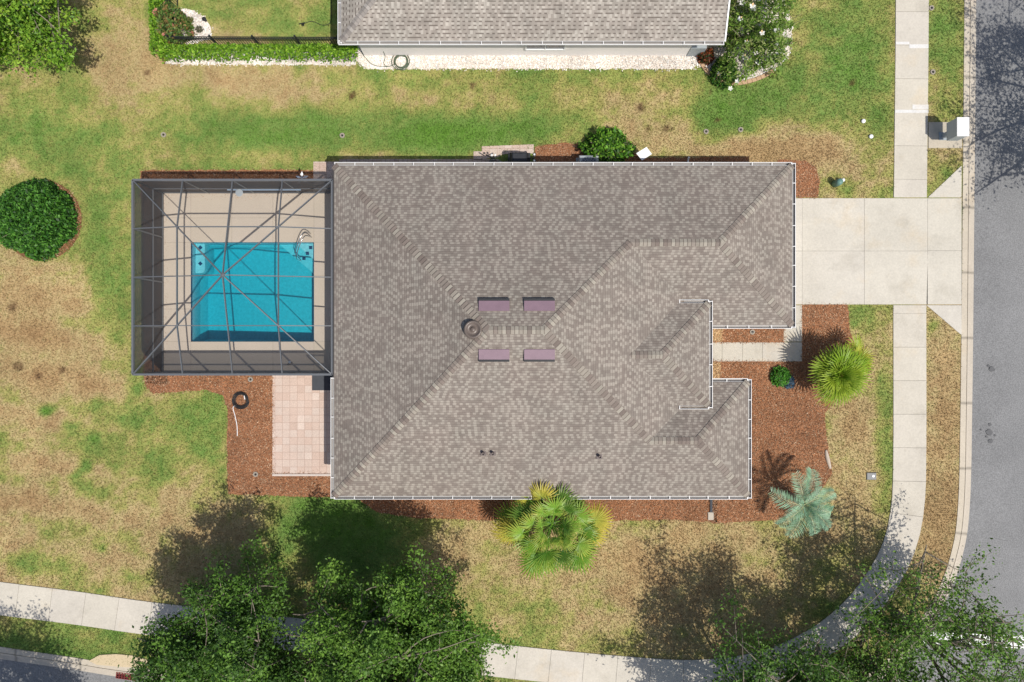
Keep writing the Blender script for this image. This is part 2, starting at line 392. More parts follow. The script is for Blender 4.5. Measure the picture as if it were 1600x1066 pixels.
# water: clear, tinted by depth
def water_mat():
    m, n, b = newmat('pool_water')
    tr = n.nodes.new('ShaderNodeBsdfTransparent'); gl = n.nodes.new('ShaderNodeBsdfGlossy'); gl.inputs['Roughness'].default_value = 0.08
    tr.inputs['Color'].default_value = (0.93, 0.98, 1, 1)
    ms = n.nodes.new('ShaderNodeMixShader'); ms.inputs[0].default_value = 0.05
    n.links.new(tr.outputs[0], ms.inputs[1]); n.links.new(gl.outputs[0], ms.inputs[2])
    out = n.nodes['Material Output']; n.links.new(ms.outputs[0], out.inputs['Surface'])
    tc = n.nodes.new('ShaderNodeTexCoord'); nz = n.nodes.new('ShaderNodeTexNoise'); nz.inputs['Scale'].default_value = 5
    n.links.new(tc.outputs['Object'], nz.inputs['Vector'])
    bp = n.nodes.new('ShaderNodeBump'); bp.inputs['Strength'].default_value = 0.4; bp.inputs['Distance'].default_value = 0.03
    n.links.new(nz.outputs['Fac'], bp.inputs['Height']); n.links.new(bp.outputs[0], gl.inputs['Normal'])
    va = n.nodes.new('ShaderNodeVolumeAbsorption'); va.inputs['Color'].default_value = (0.0, 0.87, 0.91, 1); va.inputs['Density'].default_value = 1.35
    n.links.new(va.outputs[0], out.inputs['Volume'])
    return m
M['water'] = water_mat()

# ------------------------------------------------------------------ plan lines (photo pixels)
kerb_px = [(1519, -900), (1519, -300), (1517, 0), (1514, 330), (1511, 620), (1507, 790), (1495, 870), (1468, 940), (1425, 1003), (1370, 1056), (1290, 1100),
           (1150, 1128), (1000, 1130), (780, 1112), (450, 1078), (210, 1052), (110, 1037), (0, 1021), (-60, 1012), (-400, 960), (-900, 890)]
KERB = smooth_line(kerb_px, 10)
walk_px = [(1426, -400), (1425, 0), (1422, 300), (1421, 475), (1421, 700), (1418, 790), (1404, 855), (1374, 912), (1330, 965), (1270, 1010), (1190, 1043), (1100, 1056),
           (1000, 1053), (780, 1032), (450, 990), (240, 967), (120, 950), (0, 935), (-60, 926), (-400, 880)]
WALK = smooth_line(walk_px, 10)
inside_poly = [tuple(p) for p in KERB] + [(-1400, 890), (-1400, -900)]     # the lot: everything inside the kerb line
def strip_poly(line, half):
    L = []; Rr = []
    for i, p in enumerate(line):
        t = line[min(i + 1, len(line) - 1)] - line[max(i - 1, 0)]; t = t / np.linalg.norm(t); nn = np.array([-t[1], t[0]])
        L.append(tuple(p + nn * half)); Rr.append(tuple(p - nn * half))
    return L, Rr
wl, wr = strip_poly(WALK, 26)
WALKPOLY = wl + wr[::-1]
kl, kr = strip_poly(KERB, 10.5)
KERBPOLY = kl + kr[::-1]
DRIVE = [(1240, 310), (1449, 310), (1502, 258), (1502, 523), (1447, 477), (1240, 475)]
PATH1 = [(1108, 535), (1253, 535), (1253, 565), (1108, 565)]
PATH2 = [(1224, 475), (1253, 475), (1253, 536), (1224, 536)]
DECK = [(256, 302), (560, 302), (560, 581), (256, 581)]
POOL = [(299, 379), (491, 379), (491, 534), (299, 534)]
PATIO = [(426, 583), (560, 583), (560, 740), (426, 740)]
MAILPAD = [(1449, 191), (1504, 191), (1504, 232), (1449, 232)]

# mulch and stone beds
BEDS = {
 'north': [(220, 267), (340, 266), (490, 266), (492, 310), (220, 310)],
 'west': [(222, 300), (262, 300), (262, 600), (226, 600)],
 'north_house': [(836, 230), (880, 223), (925, 228), (985, 238), (1010, 247), (1170, 246), (1172, 300), (836, 300)],
 'corner': [(1215, 250), (1258, 251), (1274, 262), (1281, 282), (1277, 309), (1215, 309)],
 'patio': [(226, 578), (428, 578), (428, 738), (520, 741), (560, 741), (560, 776), (470, 776), (357, 772), (355, 700), (356, 640), (348, 618), (322, 609), (240, 615), (228, 604)],
 'south': [(552, 740), (1120, 740), (1120, 816), (1050, 812), (900, 814), (760, 813), (650, 809), (590, 800), (565, 784)],
 'front': [(1112, 563), (1252, 565), (1252, 476), (1324, 476), (1328, 520), (1344, 565), (1318, 610), (1288, 645), (1292, 690), (1300, 740), (1270, 785), (1215, 812), (1112, 818)],
 'entry': [(1108, 505), (1226, 505), (1226, 536), (1108, 536)],
}
STONES = {
 'wall': [(556, 60), (1085, 60), (1085, 108), (575, 108), (562, 100), (555, 92)],
 'shrub': [(1080, 55), (1140, 40), (1160, -20), (1215, -20), (1238, 40), (1232, 90), (1205, 112), (1165, 128), (1140, 130), (1112, 117), (1098, 106), (1080, 100)],
 'garden': [(272, 22), (286, 14), (305, 18), (322, 30), (330, 45), (331, 60), (272, 76)],
 'hedge': [(258, 80), (556, 80), (556, 102), (262, 100.5)],
}
HARD = [WALKPOLY, KERBPOLY, DRIVE, PATH1, PATH2, DECK, PATIO, MAILPAD] + list(BEDS.values()) + list(STONES.values())

# ------------------------------------------------------------------ lawn colouring: living, yellowed and dead turf
BLOB = [ # px, py, rx, ry, amount (+ green, - dead)
 (600, 215, 130, 40, .55), (720, 215, 120, 35, .6), (440, 200, 90, 40, .45), (860, 195, 110, 26, .45), (330, 190, 90, 40, .25),
 (560, 120, 60, 25, .2), (640, 130, 60, 20, .25), (850, 125, 90, 22, .35), (430, 140, 90, 30, -.45), (300, 110, 60, 50, -.45), (190, 90, 45, 80, -.55),
 (620, 155, 45, 22, -.35), (760, 165, 60, 18, -.25), (980, 180, 70, 40, -.5), (890, 160, 40, 30, -.2), (1150, 145, 70, 60, .45), (1100, 190, 60, 25, .3), (1040, 210, 60, 25, -.45),
 (1345, 145, 60, 75, .5), (1230, 130, 50, 40, .25), (1250, 190, 40, 30, -.2), (1290, 240, 110, 32, -.75), (1200, 230, 60, 25, -.55), (1130, 240, 80, 16, -.5), (1350, 285, 30, 26, .15), (1320, 60, 60, 60, .3), (1340, 20, 50, 30, .2), (1180, 170, 100, 40, .2), (420, 30, 110, 40, .3), (60, 230, 120, 30, .25), (230, 230, 100, 40, .3),
 (1290, 30, 40, 60, .1), (60, 185, 110, 45, .35), (20, 260, 50, 25, -.3), (120, 250, 60, 30, .2), (160, 350, 50, 70, .4), (165, 450, 40, 70, .45), (190, 540, 30, 60, .2), (30, 460, 60, 50, -.55), (110, 460, 40, 40, -.25),
 (60, 540, 110, 70, -.55), (170, 600, 90, 40, -.15), (60, 650, 60, 50, -.3), (270, 650, 90, 40, .38), (300, 690, 60, 40, .3), (330, 640, 30, 40, .3), (150, 690, 40, 25, .35), (160, 640, 35, 25, .25), (72, 643, 9, 8, 1.0), (135, 728, 10, 9, .6),
 (200, 740, 80, 35, .15), (250, 790, 60, 30, -.45), (60, 770, 80, 60, -.45), (150, 850, 120, 50, -.08), (300, 850, 80, 40, -.2), (520, 800, 90, 40, .6), (540, 860, 80, 50, .75), (430, 880, 70, 40, .2), (300, 900, 70, 40, -.5), (380, 830, 50, 30, -.4),
 (660, 830, 60, 25, -.15), (700, 880, 70, 40, -.35), (760, 930, 60, 45, .15), (820, 960, 80, 30, .1), (690, 880, 40, 30, -.3), (900, 900, 70, 40, -.1), (1000, 860, 90, 35, -.35), (1020, 950, 90, 60, -.3), (1180, 860, 60, 40, .1), (1200, 940, 90, 60, .0),
 (1300, 850, 60, 60, -.25), (1385, 700, 16, 90, .5), (1385, 560, 30, 60, .15), (1350, 500, 40, 30, .25), (1330, 660, 40, 60, -.45), (1340, 760, 45, 45, -.4), (1470, 60, 30, 70, .55), (1480, 140, 30, 60, -.1), (1470, 170, 30, 25, .3), (1470, 265, 30, 30, .5),
 (1475, 560, 40, 70, -.35), (1470, 700, 40, 120, -.5), (1460, 850, 40, 60, -.55), (1460, 520, 15, 20, .4), (50, 1000, 110, 35, .6), (190, 1010, 70, 30, .2), (330, 1010, 60, 30, .1), (900, 1090, 200, 40, .2), (500, 1040, 200, 40, .2),
 (450, 20, 90, 40, .12), (340, 12, 40, 40, -.1), (380, 50, 60, 15, -.15), (1400, 60, 12, 80, -.2), (1380, 180, 20, 50, .2), (560, 245, 200, 10, -.35), (770, 215, 60, 10, .1), (320, 245, 120, 14, -.15),
 (1330, 960, 80, 60, .0), (640, 960, 90, 60, .15), (20, 920, 80, 30, -.1), (1475, 600, 40, 220, -.3), (1350, 640, 60, 150, -.22), (1000, 900, 220, 120, -.25), (1210, 900, 120, 90, -.25), (840, 880, 120, 60, -.15), (90, 540, 100, 100, -.05), (72, 643, 9, 8, 1.0), (148, 684, 11, 10, .8), (117, 744, 8, 7, .9), (134, 729, 9, 8, .6), (108, 668, 10, 9, .7), (150, 627, 9, 8, .7), (215, 609, 9, 8, .7), (122, 670, 12, 10, .5), (40, 811, 5, 6, .6), (160, 857, 8, 6, .6), (1458, 508, 8, 9, .8), (130, 800, 160, 90, -.15)]
RAMP_T = np.array([-.9, -.45, -.12, .12, .38, .70, 1.1])
RAMP_C = np.array([C(172, 138, 98), C(196, 168, 122), C(204, 184, 134), C(184, 178, 108), C(154, 166, 90), C(126, 156, 80), C(106, 148, 58)])
def lawn_g(px, py):
    g = np.full(px.shape, 0.04)
    for cx, cy, rx, ry, a in BLOB:
        d2 = ((px - cx) / rx) ** 2 + ((py - cy) / ry) ** 2
        g = g + a * np.exp(-0.75 * d2)
    g = 0.8 * g + 0.7 * (fbm(px / 75, py / 75, 3, 4) - 0.5)
    m = fbm(px / 26 + 3, py / 22, 9, 4) - 0.5; g = g + 1.5 * m * (0.68 - 0.3 * np.clip(np.abs(g) * 1.4, 0, 1)) + 0.5 * (fbm(px / 7, py / 7, 31, 2) - 0.5)
    g = np.maximum(g, -.7) + 0.14
    # faint mowing stripes on the west side
    st = np.clip((330 - px) / 200, 0, 1) * np.clip((py - 420) / 100, 0, 1)
    g = g + 0.2 * st * np.sin((py - 0.18 * px) / 10.5)
    return g
def lawn_col(px, py, jit=None):
    g = lawn_g(px, py)
    if jit is not None: g = g + jit
    c = np.stack([np.interp(g, RAMP_T, RAMP_C[:, k]) for k in range(3)], axis=-1)
    for cx, cy, r in ((550, 148, 6), (548, 153, 4), (738, 133, 5), (1001, 168, 6), (1041, 200, 5), (1121, 188, 4), (1331, 130, 5), (230, 114, 4), (1110, 145, 3), (98, 578, 5), (60, 590, 6), (30, 572, 8), (20, 480, 7), (1013, 201, 3), (1050, 202, 3)):
        k = np.clip(1.4 - ((px - cx) ** 2 + (py - cy) ** 2) / r ** 2 + 1.2 * (noise2(px / 2.5, py / 2.5, 55) - .5), 0, 1)[..., None] * .75; c = c * (1 - k) + np.array(C(104, 76, 54)) * k      # bare soil
    b = 0.86 + 0.28 * fbm(px / 40 + 9, py / 40, 21, 3)
    return c * b[..., None] * 0.93

# ------------------------------------------------------------------ the setting: ground, lawn, road, kerb, pavements
gx0, gy0 = ((290 - 800) / K, (533 - 545) / K); gx1, gy1 = ((500 - 800) / K, (533 - 370) / K)   # opening for the pool basin
tag(mesh_obj('ground', [(-900, -900, -0.16), (900, -900, -0.16), (900, 900, -0.16), (-900, 900, -0.16), (gx0, gy0, -0.16), (gx1, gy0, -0.16), (gx1, gy1, -0.16), (gx0, gy1, -0.16)],
             [(0, 1, 5, 4), (1, 2, 6, 5), (2, 3, 7, 6), (3, 0, 4, 7)], M['earth']), kind='structure')

def build_lawn():
    st = 0.15; xs = np.arange(-32, 23.2, st); ys = np.arange(-21.5, 24, st)
    X, Y = np.meshgrid(xs, ys); px = 800 + X * K; py = 533 - Y * K
    Z = np.zeros_like(X) + 0.012 * (fbm(X * 1.3, Y * 1.3, 5, 3) - 0.5)
    ins = inpoly(px, py, inside_poly); Z[~ins] = -0.35
    cl = lawn_col(px, py)
    V = np.stack([X, Y, Z], -1).reshape(-1, 3); nx = len(xs); ny = len(ys)
    i = np.arange(ny - 1)[:, None] * nx + np.arange(nx - 1)[None, :]
    F = np.stack([i, i + 1, i + nx + 1, i + nx], -1).reshape(-1, 4)
    cx = 800 + (X[:-1, :-1] + st / 2) * K; cy = 533 - (Y[:-1, :-1] + st / 2) * K
    drop = ((cx > 290) & (cx < 500) & (cy > 370) & (cy < 543)).ravel()
    out = ~(inpoly(cx, cy, inside_poly) | inpoly(cx + 8, cy, inside_poly) | inpoly(cx - 8, cy, inside_poly) | inpoly(cx, cy - 8, inside_poly) | inpoly(cx, cy + 8, inside_poly)).ravel()
    F = F[~(drop | out)]
    tag(mesh_obj('lawn', V, F, M['lawn'], None, cl.reshape(-1, 3), True), kind='structure')
build_lawn()

def build_grass():
    n = 620000
    px = RNG.uniform(-30, 1520, n); py = RNG.uniform(-30, 1100, n)
    ok = inpoly(px, py, inside_poly)
    for p in HARD: ok &= ~inpoly(px, py, p)
    ok &= ~((px > 545) & (px < 1150) & (py > 290) & (py < 760)); ok &= ~((px > 1100) & (px < 1230) & (py > 290) & (py < 500))
    px = px[ok]; py = py[ok]; n = len(px)
    j = RNG.normal(0, 0.2, n); cl = lawn_col(px, py, j) * (RNG.uniform(0.78, 1.25, n))[:, None]
    x = (px - 800) / K; y = (533 - py) / K
    L = RNG.uniform(0.05, 0.11, n); a = RNG.uniform(0, 2 * np.pi, n); lean = RNG.uniform(0.35, 1.0, n); wd = RNG.uniform(0.010, 0.020, n)
    dx = np.cos(a); dy = np.sin(a)
    p0 = np.stack([x - dy * wd, y + dx * wd, np.zeros(n)], -1); p1 = np.stack([x + dy * wd, y - dx * wd, np.zeros(n)], -1)
    tip = np.stack([x + dx * L * lean, y + dy * L * lean, L * np.sqrt(np.maximum(0.05, 1 - lean ** 2)) + 0.01], -1)
    V = np.stack([p0, p1, tip], 1).reshape(-1, 3); F = np.arange(3 * n).reshape(n, 3)
    tag(mesh_obj('grass', V, F, M['blade'], None, np.repeat(cl, 3, 0)), 'patchy turf of green and dried out grass blades all over the yards', 'grass', kind='stuff')
build_grass()

# road sheet outside the kerb line
def fill_poly(pts, z):
    bm = bmesh.new(); vs = [bm.verts.new((p[0], p[1], z)) for p in pts]
    f = bm.faces.new(vs); 
    if f.normal.z < 0: f.normal_flip()
    bmesh.ops.triangulate(bm, faces=bm.faces[:]); bmesh.ops.recalc_face_normals(bm, faces=bm.faces[:])
    V = [v.co[:] for v in bm.verts]; bm.verts.index_update(); F = [tuple(v.index for v in f.verts) for f in bm.faces]
    up = []
    for f in F:
        a, b, c = (Vector(V[i]) for i in f)
        up.append(f if (b - a).cross(c - a).z > 0 else f[::-1])
    bm.free(); return V, up
kw = [((p[0] - 800) / K, (533 - p[1]) / K) for p in KERB]
def offset_line(line, d):
    o = []
    for i, p in enumerate(line):
        a = np.array(line[max(i - 1, 0)]); b = np.array(line[min(i + 1, len(line) - 1)]); t = (b - a) / np.linalg.norm(b - a)
        o.append((p[0] - t[1] * d, p[1] + t[0] * d))
    return o
inner = offset_line(kw, 0.25); outer = offset_line(kw, 7.6)
# sign check: the road lies to the east of the first (north) stretch
if outer[3][0] < kw[3][0]: inner = offset_line(kw, -0.25); outer = offset_line(kw, -7.6)
mbr = MB(); 
V = []; F = []
ns = 10
for i in range(len(inner)):
    for k in range(ns + 1):
        t = k / ns; V.append((inner[i][0] * (1 - t) + outer[i][0] * t, inner[i][1] * (1 - t) + outer[i][1] * t, -0.115 + 0.02 * math.sin(math.pi * t)))
for i in range(len(inner) - 1):
    for k in range(ns):
        a = i * (ns + 1) + k; F.append((a, a + ns + 1, a + ns + 2, a + 1))
f0 = F[0]; nv = (Vector(V[f0[1]]) - Vector(V[f0[0]])).cross(Vector(V[f0[2]]) - Vector(V[f0[0]]))
if nv.z < 0: F = [f[::-1] for f in F]
tag(mesh_obj('road', V, F, M['asphalt'], None, np.tile(C(150, 150, 150), (len(V), 1)), True), kind='structure')

# rolled kerb and gutter pan
sgn = 1 if outer[3][0] == offset_line(kw, 7.6)[3][0] else -1
prof = [(-0.31, -0.2), (-0.31, 0.03), (-0.06, 0.035), (-0.055, 0.01), (-0.035, 0.01), (-0.03, 0.03), (0.06, -0.035), (0.12, -0.075), (0.31, -0.095), (0.31, -0.2)]
def sweep(line, prof, sgn, cfun):
    V = []; F = []; Cc = []
    for i in range(len(line)):
        a = np.array(line[max(i - 1, 0)]); b = np.array(line[min(i + 1, len(line) - 1)]); t = (b - a) / np.linalg.norm(b - a)
        for d, z in prof:
            V.append((line[i][0] - t[1] * d * sgn, line[i][1] + t[0] * d * sgn, z)); Cc.append(cfun(i, d))
    n = len(prof)
    for i in range(len(line) - 1):
        for k in range(n - 1):
            F.append((i * n + k, i * n + k + 1, (i + 1) * n + k + 1, (i + 1) * n + k))
    return V, F, Cc
kfine = resample(kw, 0.1)
kfine = [tuple(p) for p in kfine]
def kcol(i, d):
    c = np.array(C(222, 210, 190)) if d < -0.05 else (np.array(C(150, 138, 122)) if d < -0.032 else np.array(C(214, 203, 186)))
    return c * (0.55 if i % 30 == 0 else 1.0)
V, F, Cc = sweep(kfine, prof, sgn, kcol)
o = mesh_obj('kerb', V, F, M['concrete'], None, np.array(Cc)); tag(o, kind='structure')

# slabs
def slab_cells(quads, name, z, th, tint, gap=0.012, base=None, parent=None, mat=None, var=0.025, holes=None):
    mb = MB()
    for q in quads:
        c0 = sum((Vector(p) for p in q), Vector((0, 0))) / len(q)
        q2 = []
        for p in q:
            v = Vector(p) - c0; L = v.length; q2.append(c0 + v * (1 - gap / max(L, 0.05)))
        k = R.uniform(1 - var, 1 + var); kk = (tint[0] * k, tint[1] * k, tint[2] * k * R.uniform(0.985, 1.015))
        n = len(q2); top = [(p.x, p.y, z) for p in q2]; bot = [(p.x, p.y, z - th) for p in q2]
        ar = sum(top[i][0] * top[(i + 1) % n][1] - top[(i + 1) % n][0] * top[i][1] for i in range(n))
        if ar < 0: top.reverse(); bot.reverse()
        mb.add(top + bot, [tuple(range(n))] + [(i, i + n, (i + 1) % n + n, (i + 1) % n) for i in range(n)], kk)
    # joint filler just below the slabs
    for q in quads:
        n = len(q); top = [(p[0], p[1], z - 0.012) for p in q]
        ar = sum(top[i][0] * top[(i + 1) % n][1] - top[(i + 1) % n][0] * top[i][1] for i in range(n))
        if ar < 0: top.reverse()
        mb.add(top, [tuple(range(n))], tuple(x * 0.45 for x in tint))
    return mb
def P2(p): return ((p[0] - 800) / K, (533 - p[1]) / K)
CONC = C(226, 218, 203)
def build_walk():
    line = [np.array(P2(p)) for p in WALK]; fine = resample(line, 0.02)
    quads = []; n = len(fine); step = 77; hw = 26 / K
    def edge(i):
        i = min(max(i, 0), n - 1); t = fine[min(i + 1, n - 1)] - fine[max(i - 1, 0)]; t = t / np.linalg.norm(t); nn = np.array([-t[1], t[0]])
        return fine[i] + nn * hw, fine[i] - nn * hw
    i = 0
    while i + step < n:
        a, b = edge(i); mid = [edge(i + step // 2)]; c, d = edge(i + step)
        yy = (533 - (fine[i] + fine[i + step])[1] / 2 * K); xx = 800 + (fine[i] + fine[i + step])[0] / 2 * K
        y0 = 533 - fine[i][1] * K; y1 = 533 - fine[i + step][1] * K
        if xx > 1380 and y1 > 309 and y0 < 476:      # driveway takes over here
            if y0 < 309 - 4:
                f = np.array(P2((0, 309)))[1]; c = np.array([a[0] * 0 + c[0], f]); d = np.array([d[0], f]); quads.append([tuple(a), tuple(b), tuple(d), tuple(c)])
            if y1 > 480:
                f = np.array(P2((0, 477)))[1]; a = np.array([a[0], f]); b = np.array([b[0], f]); quads.append([tuple(a), tuple(b), tuple(d), tuple(c)])
        else:
            m1, m2 = mid[0]; quads.append([tuple(a), tuple(m1), tuple(c), tuple(d), tuple(m2), tuple(b)])
        i += step
    mb = slab_cells(quads, 'sidewalk', 0.035, 0.12, CONC)
    # pale ground-down joints
    for (x0, y0, x1, y1) in ((1399, 66, 1420, 70), (1420, 70, 1450, 76), (1398, 172, 1450, 177), (1425, 164, 1450, 171)):
        a = P2((x0, y0)); b = P2((x1, y1)); mb.add([(a[0], b[1], 0.039), (b[0], b[1], 0.039), (b[0], a[1], 0.039), (a[0], a[1], 0.039)], [(0, 1, 2, 3)], C(246, 244, 240))
    tag(mb.build('sidewalk', M['concrete']), kind='structure')
build_walk()
dq = []
xs = [1240, 1253, 1350, 1449]
for a, b in zip(xs[:-1], xs[1:]):
    for y0, y1 in ((310, 392.5), (392.5, 476)):
        dq.append([P2((a, y0)), P2((b, y0)), P2((b, y1)), P2((a, y1))])
dq.append([P2((1449, 310)), P2((1502, 310)), P2((1502, 392)), P2((1449, 392))]); dq.append([P2((1449, 392)), P2((1502, 392)), P2((1502, 476)), P2((1447, 476))])
dq.append([P2((1449, 309)), P2((1502, 259)), P2((1502, 309))]); dq.append([P2((1447, 477)), P2((1502, 477)), P2((1502, 524))])
tag(slab_cells(dq, 'driveway', 0.03, 0.12, C(227, 220, 206), gap=0.009).build('driveway', M['concrete']), kind='structure')
pq = [[P2((a, 535)), P2((b, 535)), P2((b, 565)), P2((a, 565))] for a, b in ((1090, 1128), (1128, 1160), (1160, 1191), (1191, 1224), (1224, 1253))]
pq += [[P2((1224, a)), P2((1253, a)), P2((1253, b)), P2((1224, b))] for a, b in ((477, 506), (506, 534))]
tag(slab_cells(pq, 'path', 0.03, 0.12, C(219, 212, 198), gap=0.009).build('path', M['concrete']), kind='structure')
mq = [[P2((1450, 191)), P2((1503, 191)), P2((1503, 232)), P2((1450, 232))]]
tag(slab_cells(mq, 'mailbox_pad', 0.03, 0.1, C(214, 203, 184)).build('mailbox_pad', M['concrete']), kind='structure')

# stop line and stains on the asphalt
def flat(name, pts, z, mat, **kw):
    V, F = fill_poly(pts, z); return tag(mesh_obj(name, V, F, mat), **kw)
flat('stop_line', densify([P2(p) for p in ((1440, 988), (1500, 990), (1600, 994), (1700, 998), (1700, 1019), (1600, 1015), (1500, 1010), (1440, 1006))], 0.3, 0.008), -0.088, M['marking'], kind='structure')
def blob_pts(px, py, r, n=18, k=0.25, seed=0):
    rr = random.Random(seed); c = P2((px, py)); return [(c[0] + r * (1 + rr.uniform(-k, k)) * math.cos(2 * math.pi * i / n), c[1] + r * (1 + rr.uniform(-k, k)) * math.sin(2 * math.pi * i / n)) for i in range(n)]
for i, (x, y, r) in enumerate(((1548, 676, .14), (1550, 690, .11), (1549, 664, .07), (1544, 683, .05), (1557, 681, .05), (1535, 672, .04), (1552, 577, .12), (1547, 572, .07))):
    flat('road_stain', blob_pts(x, y, r, seed=i), -0.086, M['stain'], kind='structure')

# mulch beds: sheet + loose chips
def scatter(poly, n):
    P = np.array(poly); lo = P.min(0); hi = P.max(0); xs = RNG.uniform(lo[0], hi[0], n); ys = RNG.uniform(lo[1], hi[1], n)
    k = inpoly(xs, ys, poly); return xs[k], ys[k]
def chips(poly, dens, palette, L0, L1, ratio, zb, tilt=0.5, bright=(0.7, 1.3)):
    P = np.array(poly); area = np.prod((P.max(0) - P.min(0))) / K / K
    px, py = scatter(poly, int(area * dens)); n = len(px)
    x = (px - 800) / K; y = (533 - py) / K; a = RNG.uniform(0, 2 * np.pi, n); L = RNG.uniform(L0, L1, n); W = L * ratio * RNG.uniform(0.6, 1.3, n)
    u = np.stack([np.cos(a), np.sin(a), RNG.normal(0, tilt, n)], -1); u /= np.linalg.norm(u, axis=1)[:, None]
    v = np.stack([-np.sin(a), np.cos(a), RNG.normal(0, tilt, n)], -1); v /= np.linalg.norm(v, axis=1)[:, None]
    x = x + RNG.normal(0, .055, n); y = y + RNG.normal(0, .055, n)
    c = np.stack([x, y, zb + RNG.uniform(0.0, 0.03, n)], -1)
    uu = u * L[:, None] / 2; vv = v * W[:, None] / 2
    V = np.stack([c - uu, c + vv, c + uu, c - vv], 1).reshape(-1, 3)
    pal = np.array(palette)[RNG.integers(0, len(palette), n)] * (RNG.uniform(bright[0], bright[1], n) * (.72 + .56 * fbm(px / 45, py / 45, 77, 3)))[:, None]
    return V, np.arange(4 * n).reshape(n, 4), np.repeat(pal, 4, 0)
MULP = [C(176, 128, 96), C(194, 148, 114), C(158, 112, 82), C(218, 188, 156), C(132, 92, 68), C(184, 136, 102), C(160, 120, 94)]
def bed(name, key, poly, palette, base, mat, dens, L0, L1, ratio, kind='structure', jit=0.035, h=0.02):
    pts = densify([P2(p) for p in poly], 0.15, jit); V, F = fill_poly(pts, h)
    cb = np.array([np.array(base) * R.uniform(0.8, 1.15) for _ in V])
    F = [tuple(f) for f in F]
    V2, F2, C2 = chips(poly, dens, palette, L0, L1, ratio, h)
    n0 = len(V); allV = np.concatenate([np.array(V), V2]); allC = np.concatenate([cb, C2]); allF = F + [tuple(f) for f in (F2 + n0).tolist()]
    return tag(mesh_obj(name, allV, allF, mat, None, allC), kind=kind)
for k, p in BEDS.items():
    bed('mulch_bed', k, p, MULP, C(172, 120, 86), M['mulch'], 1000, 0.04, 0.10, 0.30)
bed('mulch_bed', 'ring', [(64 + 64 * math.cos(a), 344 + 63 * math.sin(a)) for a in np.linspace(0, 6.2, 40)], MULP, C(136, 94, 68), M['mulch'], 600, 0.05, 0.12, 0.32)
SAND = [C(226, 190, 140), C(236, 206, 160), C(205, 165, 118)]
bed('gravel_strip', 's1', [(1105, 512), (1129, 512), (1127, 534), (1105, 534)], SAND, C(222, 188, 140), M['mulch'], 900, 0.04, 0.08, 0.5, h=0.026)
bed('gravel_strip', 's2', [(1105, 566), (1126, 566), (1124, 594), (1105, 594)], SAND, C(222, 188, 140), M['mulch'], 900, 0.04, 0.08, 0.5, h=0.026)
STP = [C(255, 250, 242), C(255, 244, 232), C(255, 255, 250), C(240, 226, 212)]
for k, p in STONES.items():
    bed('stone_bed', k, p, STP, C(246, 234, 222), M['stone'], 620, 0.05, 0.10, 0.75, h=0.018)

# ------------------------------------------------------------------ the main house
he = 2.75; PIT = 5 / 12
yT = G(0, 259, he).y; yB = G(0, 775, he).y; xL = G(522, 0, he).x; xG = G(1238, 0, he).x; yC = G(0, 508, he).y; xW = G(1169, 0, he).x; yW = G(0, 597, he).y
def on_north(px, py):
    v = (533 - py) / FP; z = (he + PIT * (yT - v * H)) / (1 - PIT * v); return G(px, py, z)
R1 = on_north(763, 516); R2 = on_north(850, 516); G1 = on_north(985, 379); G2 = on_north(1125, 379)
R2.y = R1.y; R2.z = R1.z; G2.y = G1.y; G2.z = G1.z
PS = (R1.z - he) / (R1.y - yB)
def on_south(px, py):
    v = (533 - py) / FP; z = (he - PS * (yB - v * H)) / (1 + PS * v); return G(px, py, z)
W1 = on_south(1015, 689); W2 = on_south(1090, 689); W2.y = W1.y; W2.z = W1.z
xE = R2.x + (R2.z - he) / PIT
A = Vector((xL, yT, he)); B = Vector((xG, yT, he)); Cc_ = Vector((xG, yC, he)); D = Vector((xL, yB, he)); E = Vector((xW, yB, he)); Fw = Vector((xW, yW, he))
V1 = Vector((xE, yC, he)); V2 = Vector((xE, yW, he))
hp = 3.3
pyN = G(0, 474, hp).y; pyS = G(0, 634, hp).y; pxE = G(1108, 0, hp).x; pxR = xE - (hp - he) / PIT
pyc = (pyN + pyS) / 2; hpr = hp + PIT * (pyN - pyS) / 2
P2r = Vector((pxE - (pyN - pyS) / 2, pyc, hpr)); P1r = Vector((xE - (hpr - he) / PIT - 0.15, pyc, hpr))
PN = Vector((pxE, pyN, hp)); PSo = Vector((pxE, pyS, hp)); PNw = Vector((pxR - 0.3, pyN, hp)); PSw = Vector((pxR - 0.3, pyS, hp))

def roof_mesh(name, faces, mat, parent, thick=0.05):
    V = []; F = []; UV = []
    for f in faces:
        n = (f[1] - f[0]).cross(f[2] - f[0])
        k = 2
        while n.length < 1e-4: k += 1; n = (f[k - 1] - f[0]).cross(f[k] - f[0])
        if n.z < 0: f = list(f)[::-1]; n = -n
        n.normalize(); h = Vector((-n.y, n.x, 0)).normalized(); s = n.cross(h)
        b = len(V); V += f; F.append(tuple(range(b, b + len(f)))); UV += [(p.dot(h) + 50, p.dot(s) + 50) for p in f]
    o = mesh_obj(name, V, F, mat, parent)
    ul = o.data.uv_layers.new(name='UVMap')
    for li, l in enumerate(o.data.loops): ul.data[li].uv = UV[l.vertex_index]
    return o
house = thing('house', (xL + 10, 0, 0), 'large single storey house with a taupe shingle hip roof and white gutters in the middle', 'house')
main_faces = [[A, B, G2, G1, R2, R1], [A, R1, D], [D, R1, R2, W1, W2, E], [B, Cc_, G2], [G2, Cc_, V1, G1], [R2, G1, V1, V2, W1], [W1, V2, Fw, W2], [W2, Fw, E]]
porch_faces = [[PNw, PN, P2r, P1r], [PSw, PSo, P2r, P1r], [PN, PSo, P2r]]
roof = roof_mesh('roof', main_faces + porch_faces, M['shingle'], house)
CAPC = [C(150, 138, 128), C(168, 159, 146), C(140, 127, 118), C(178, 170, 156), C(158, 147, 136)]
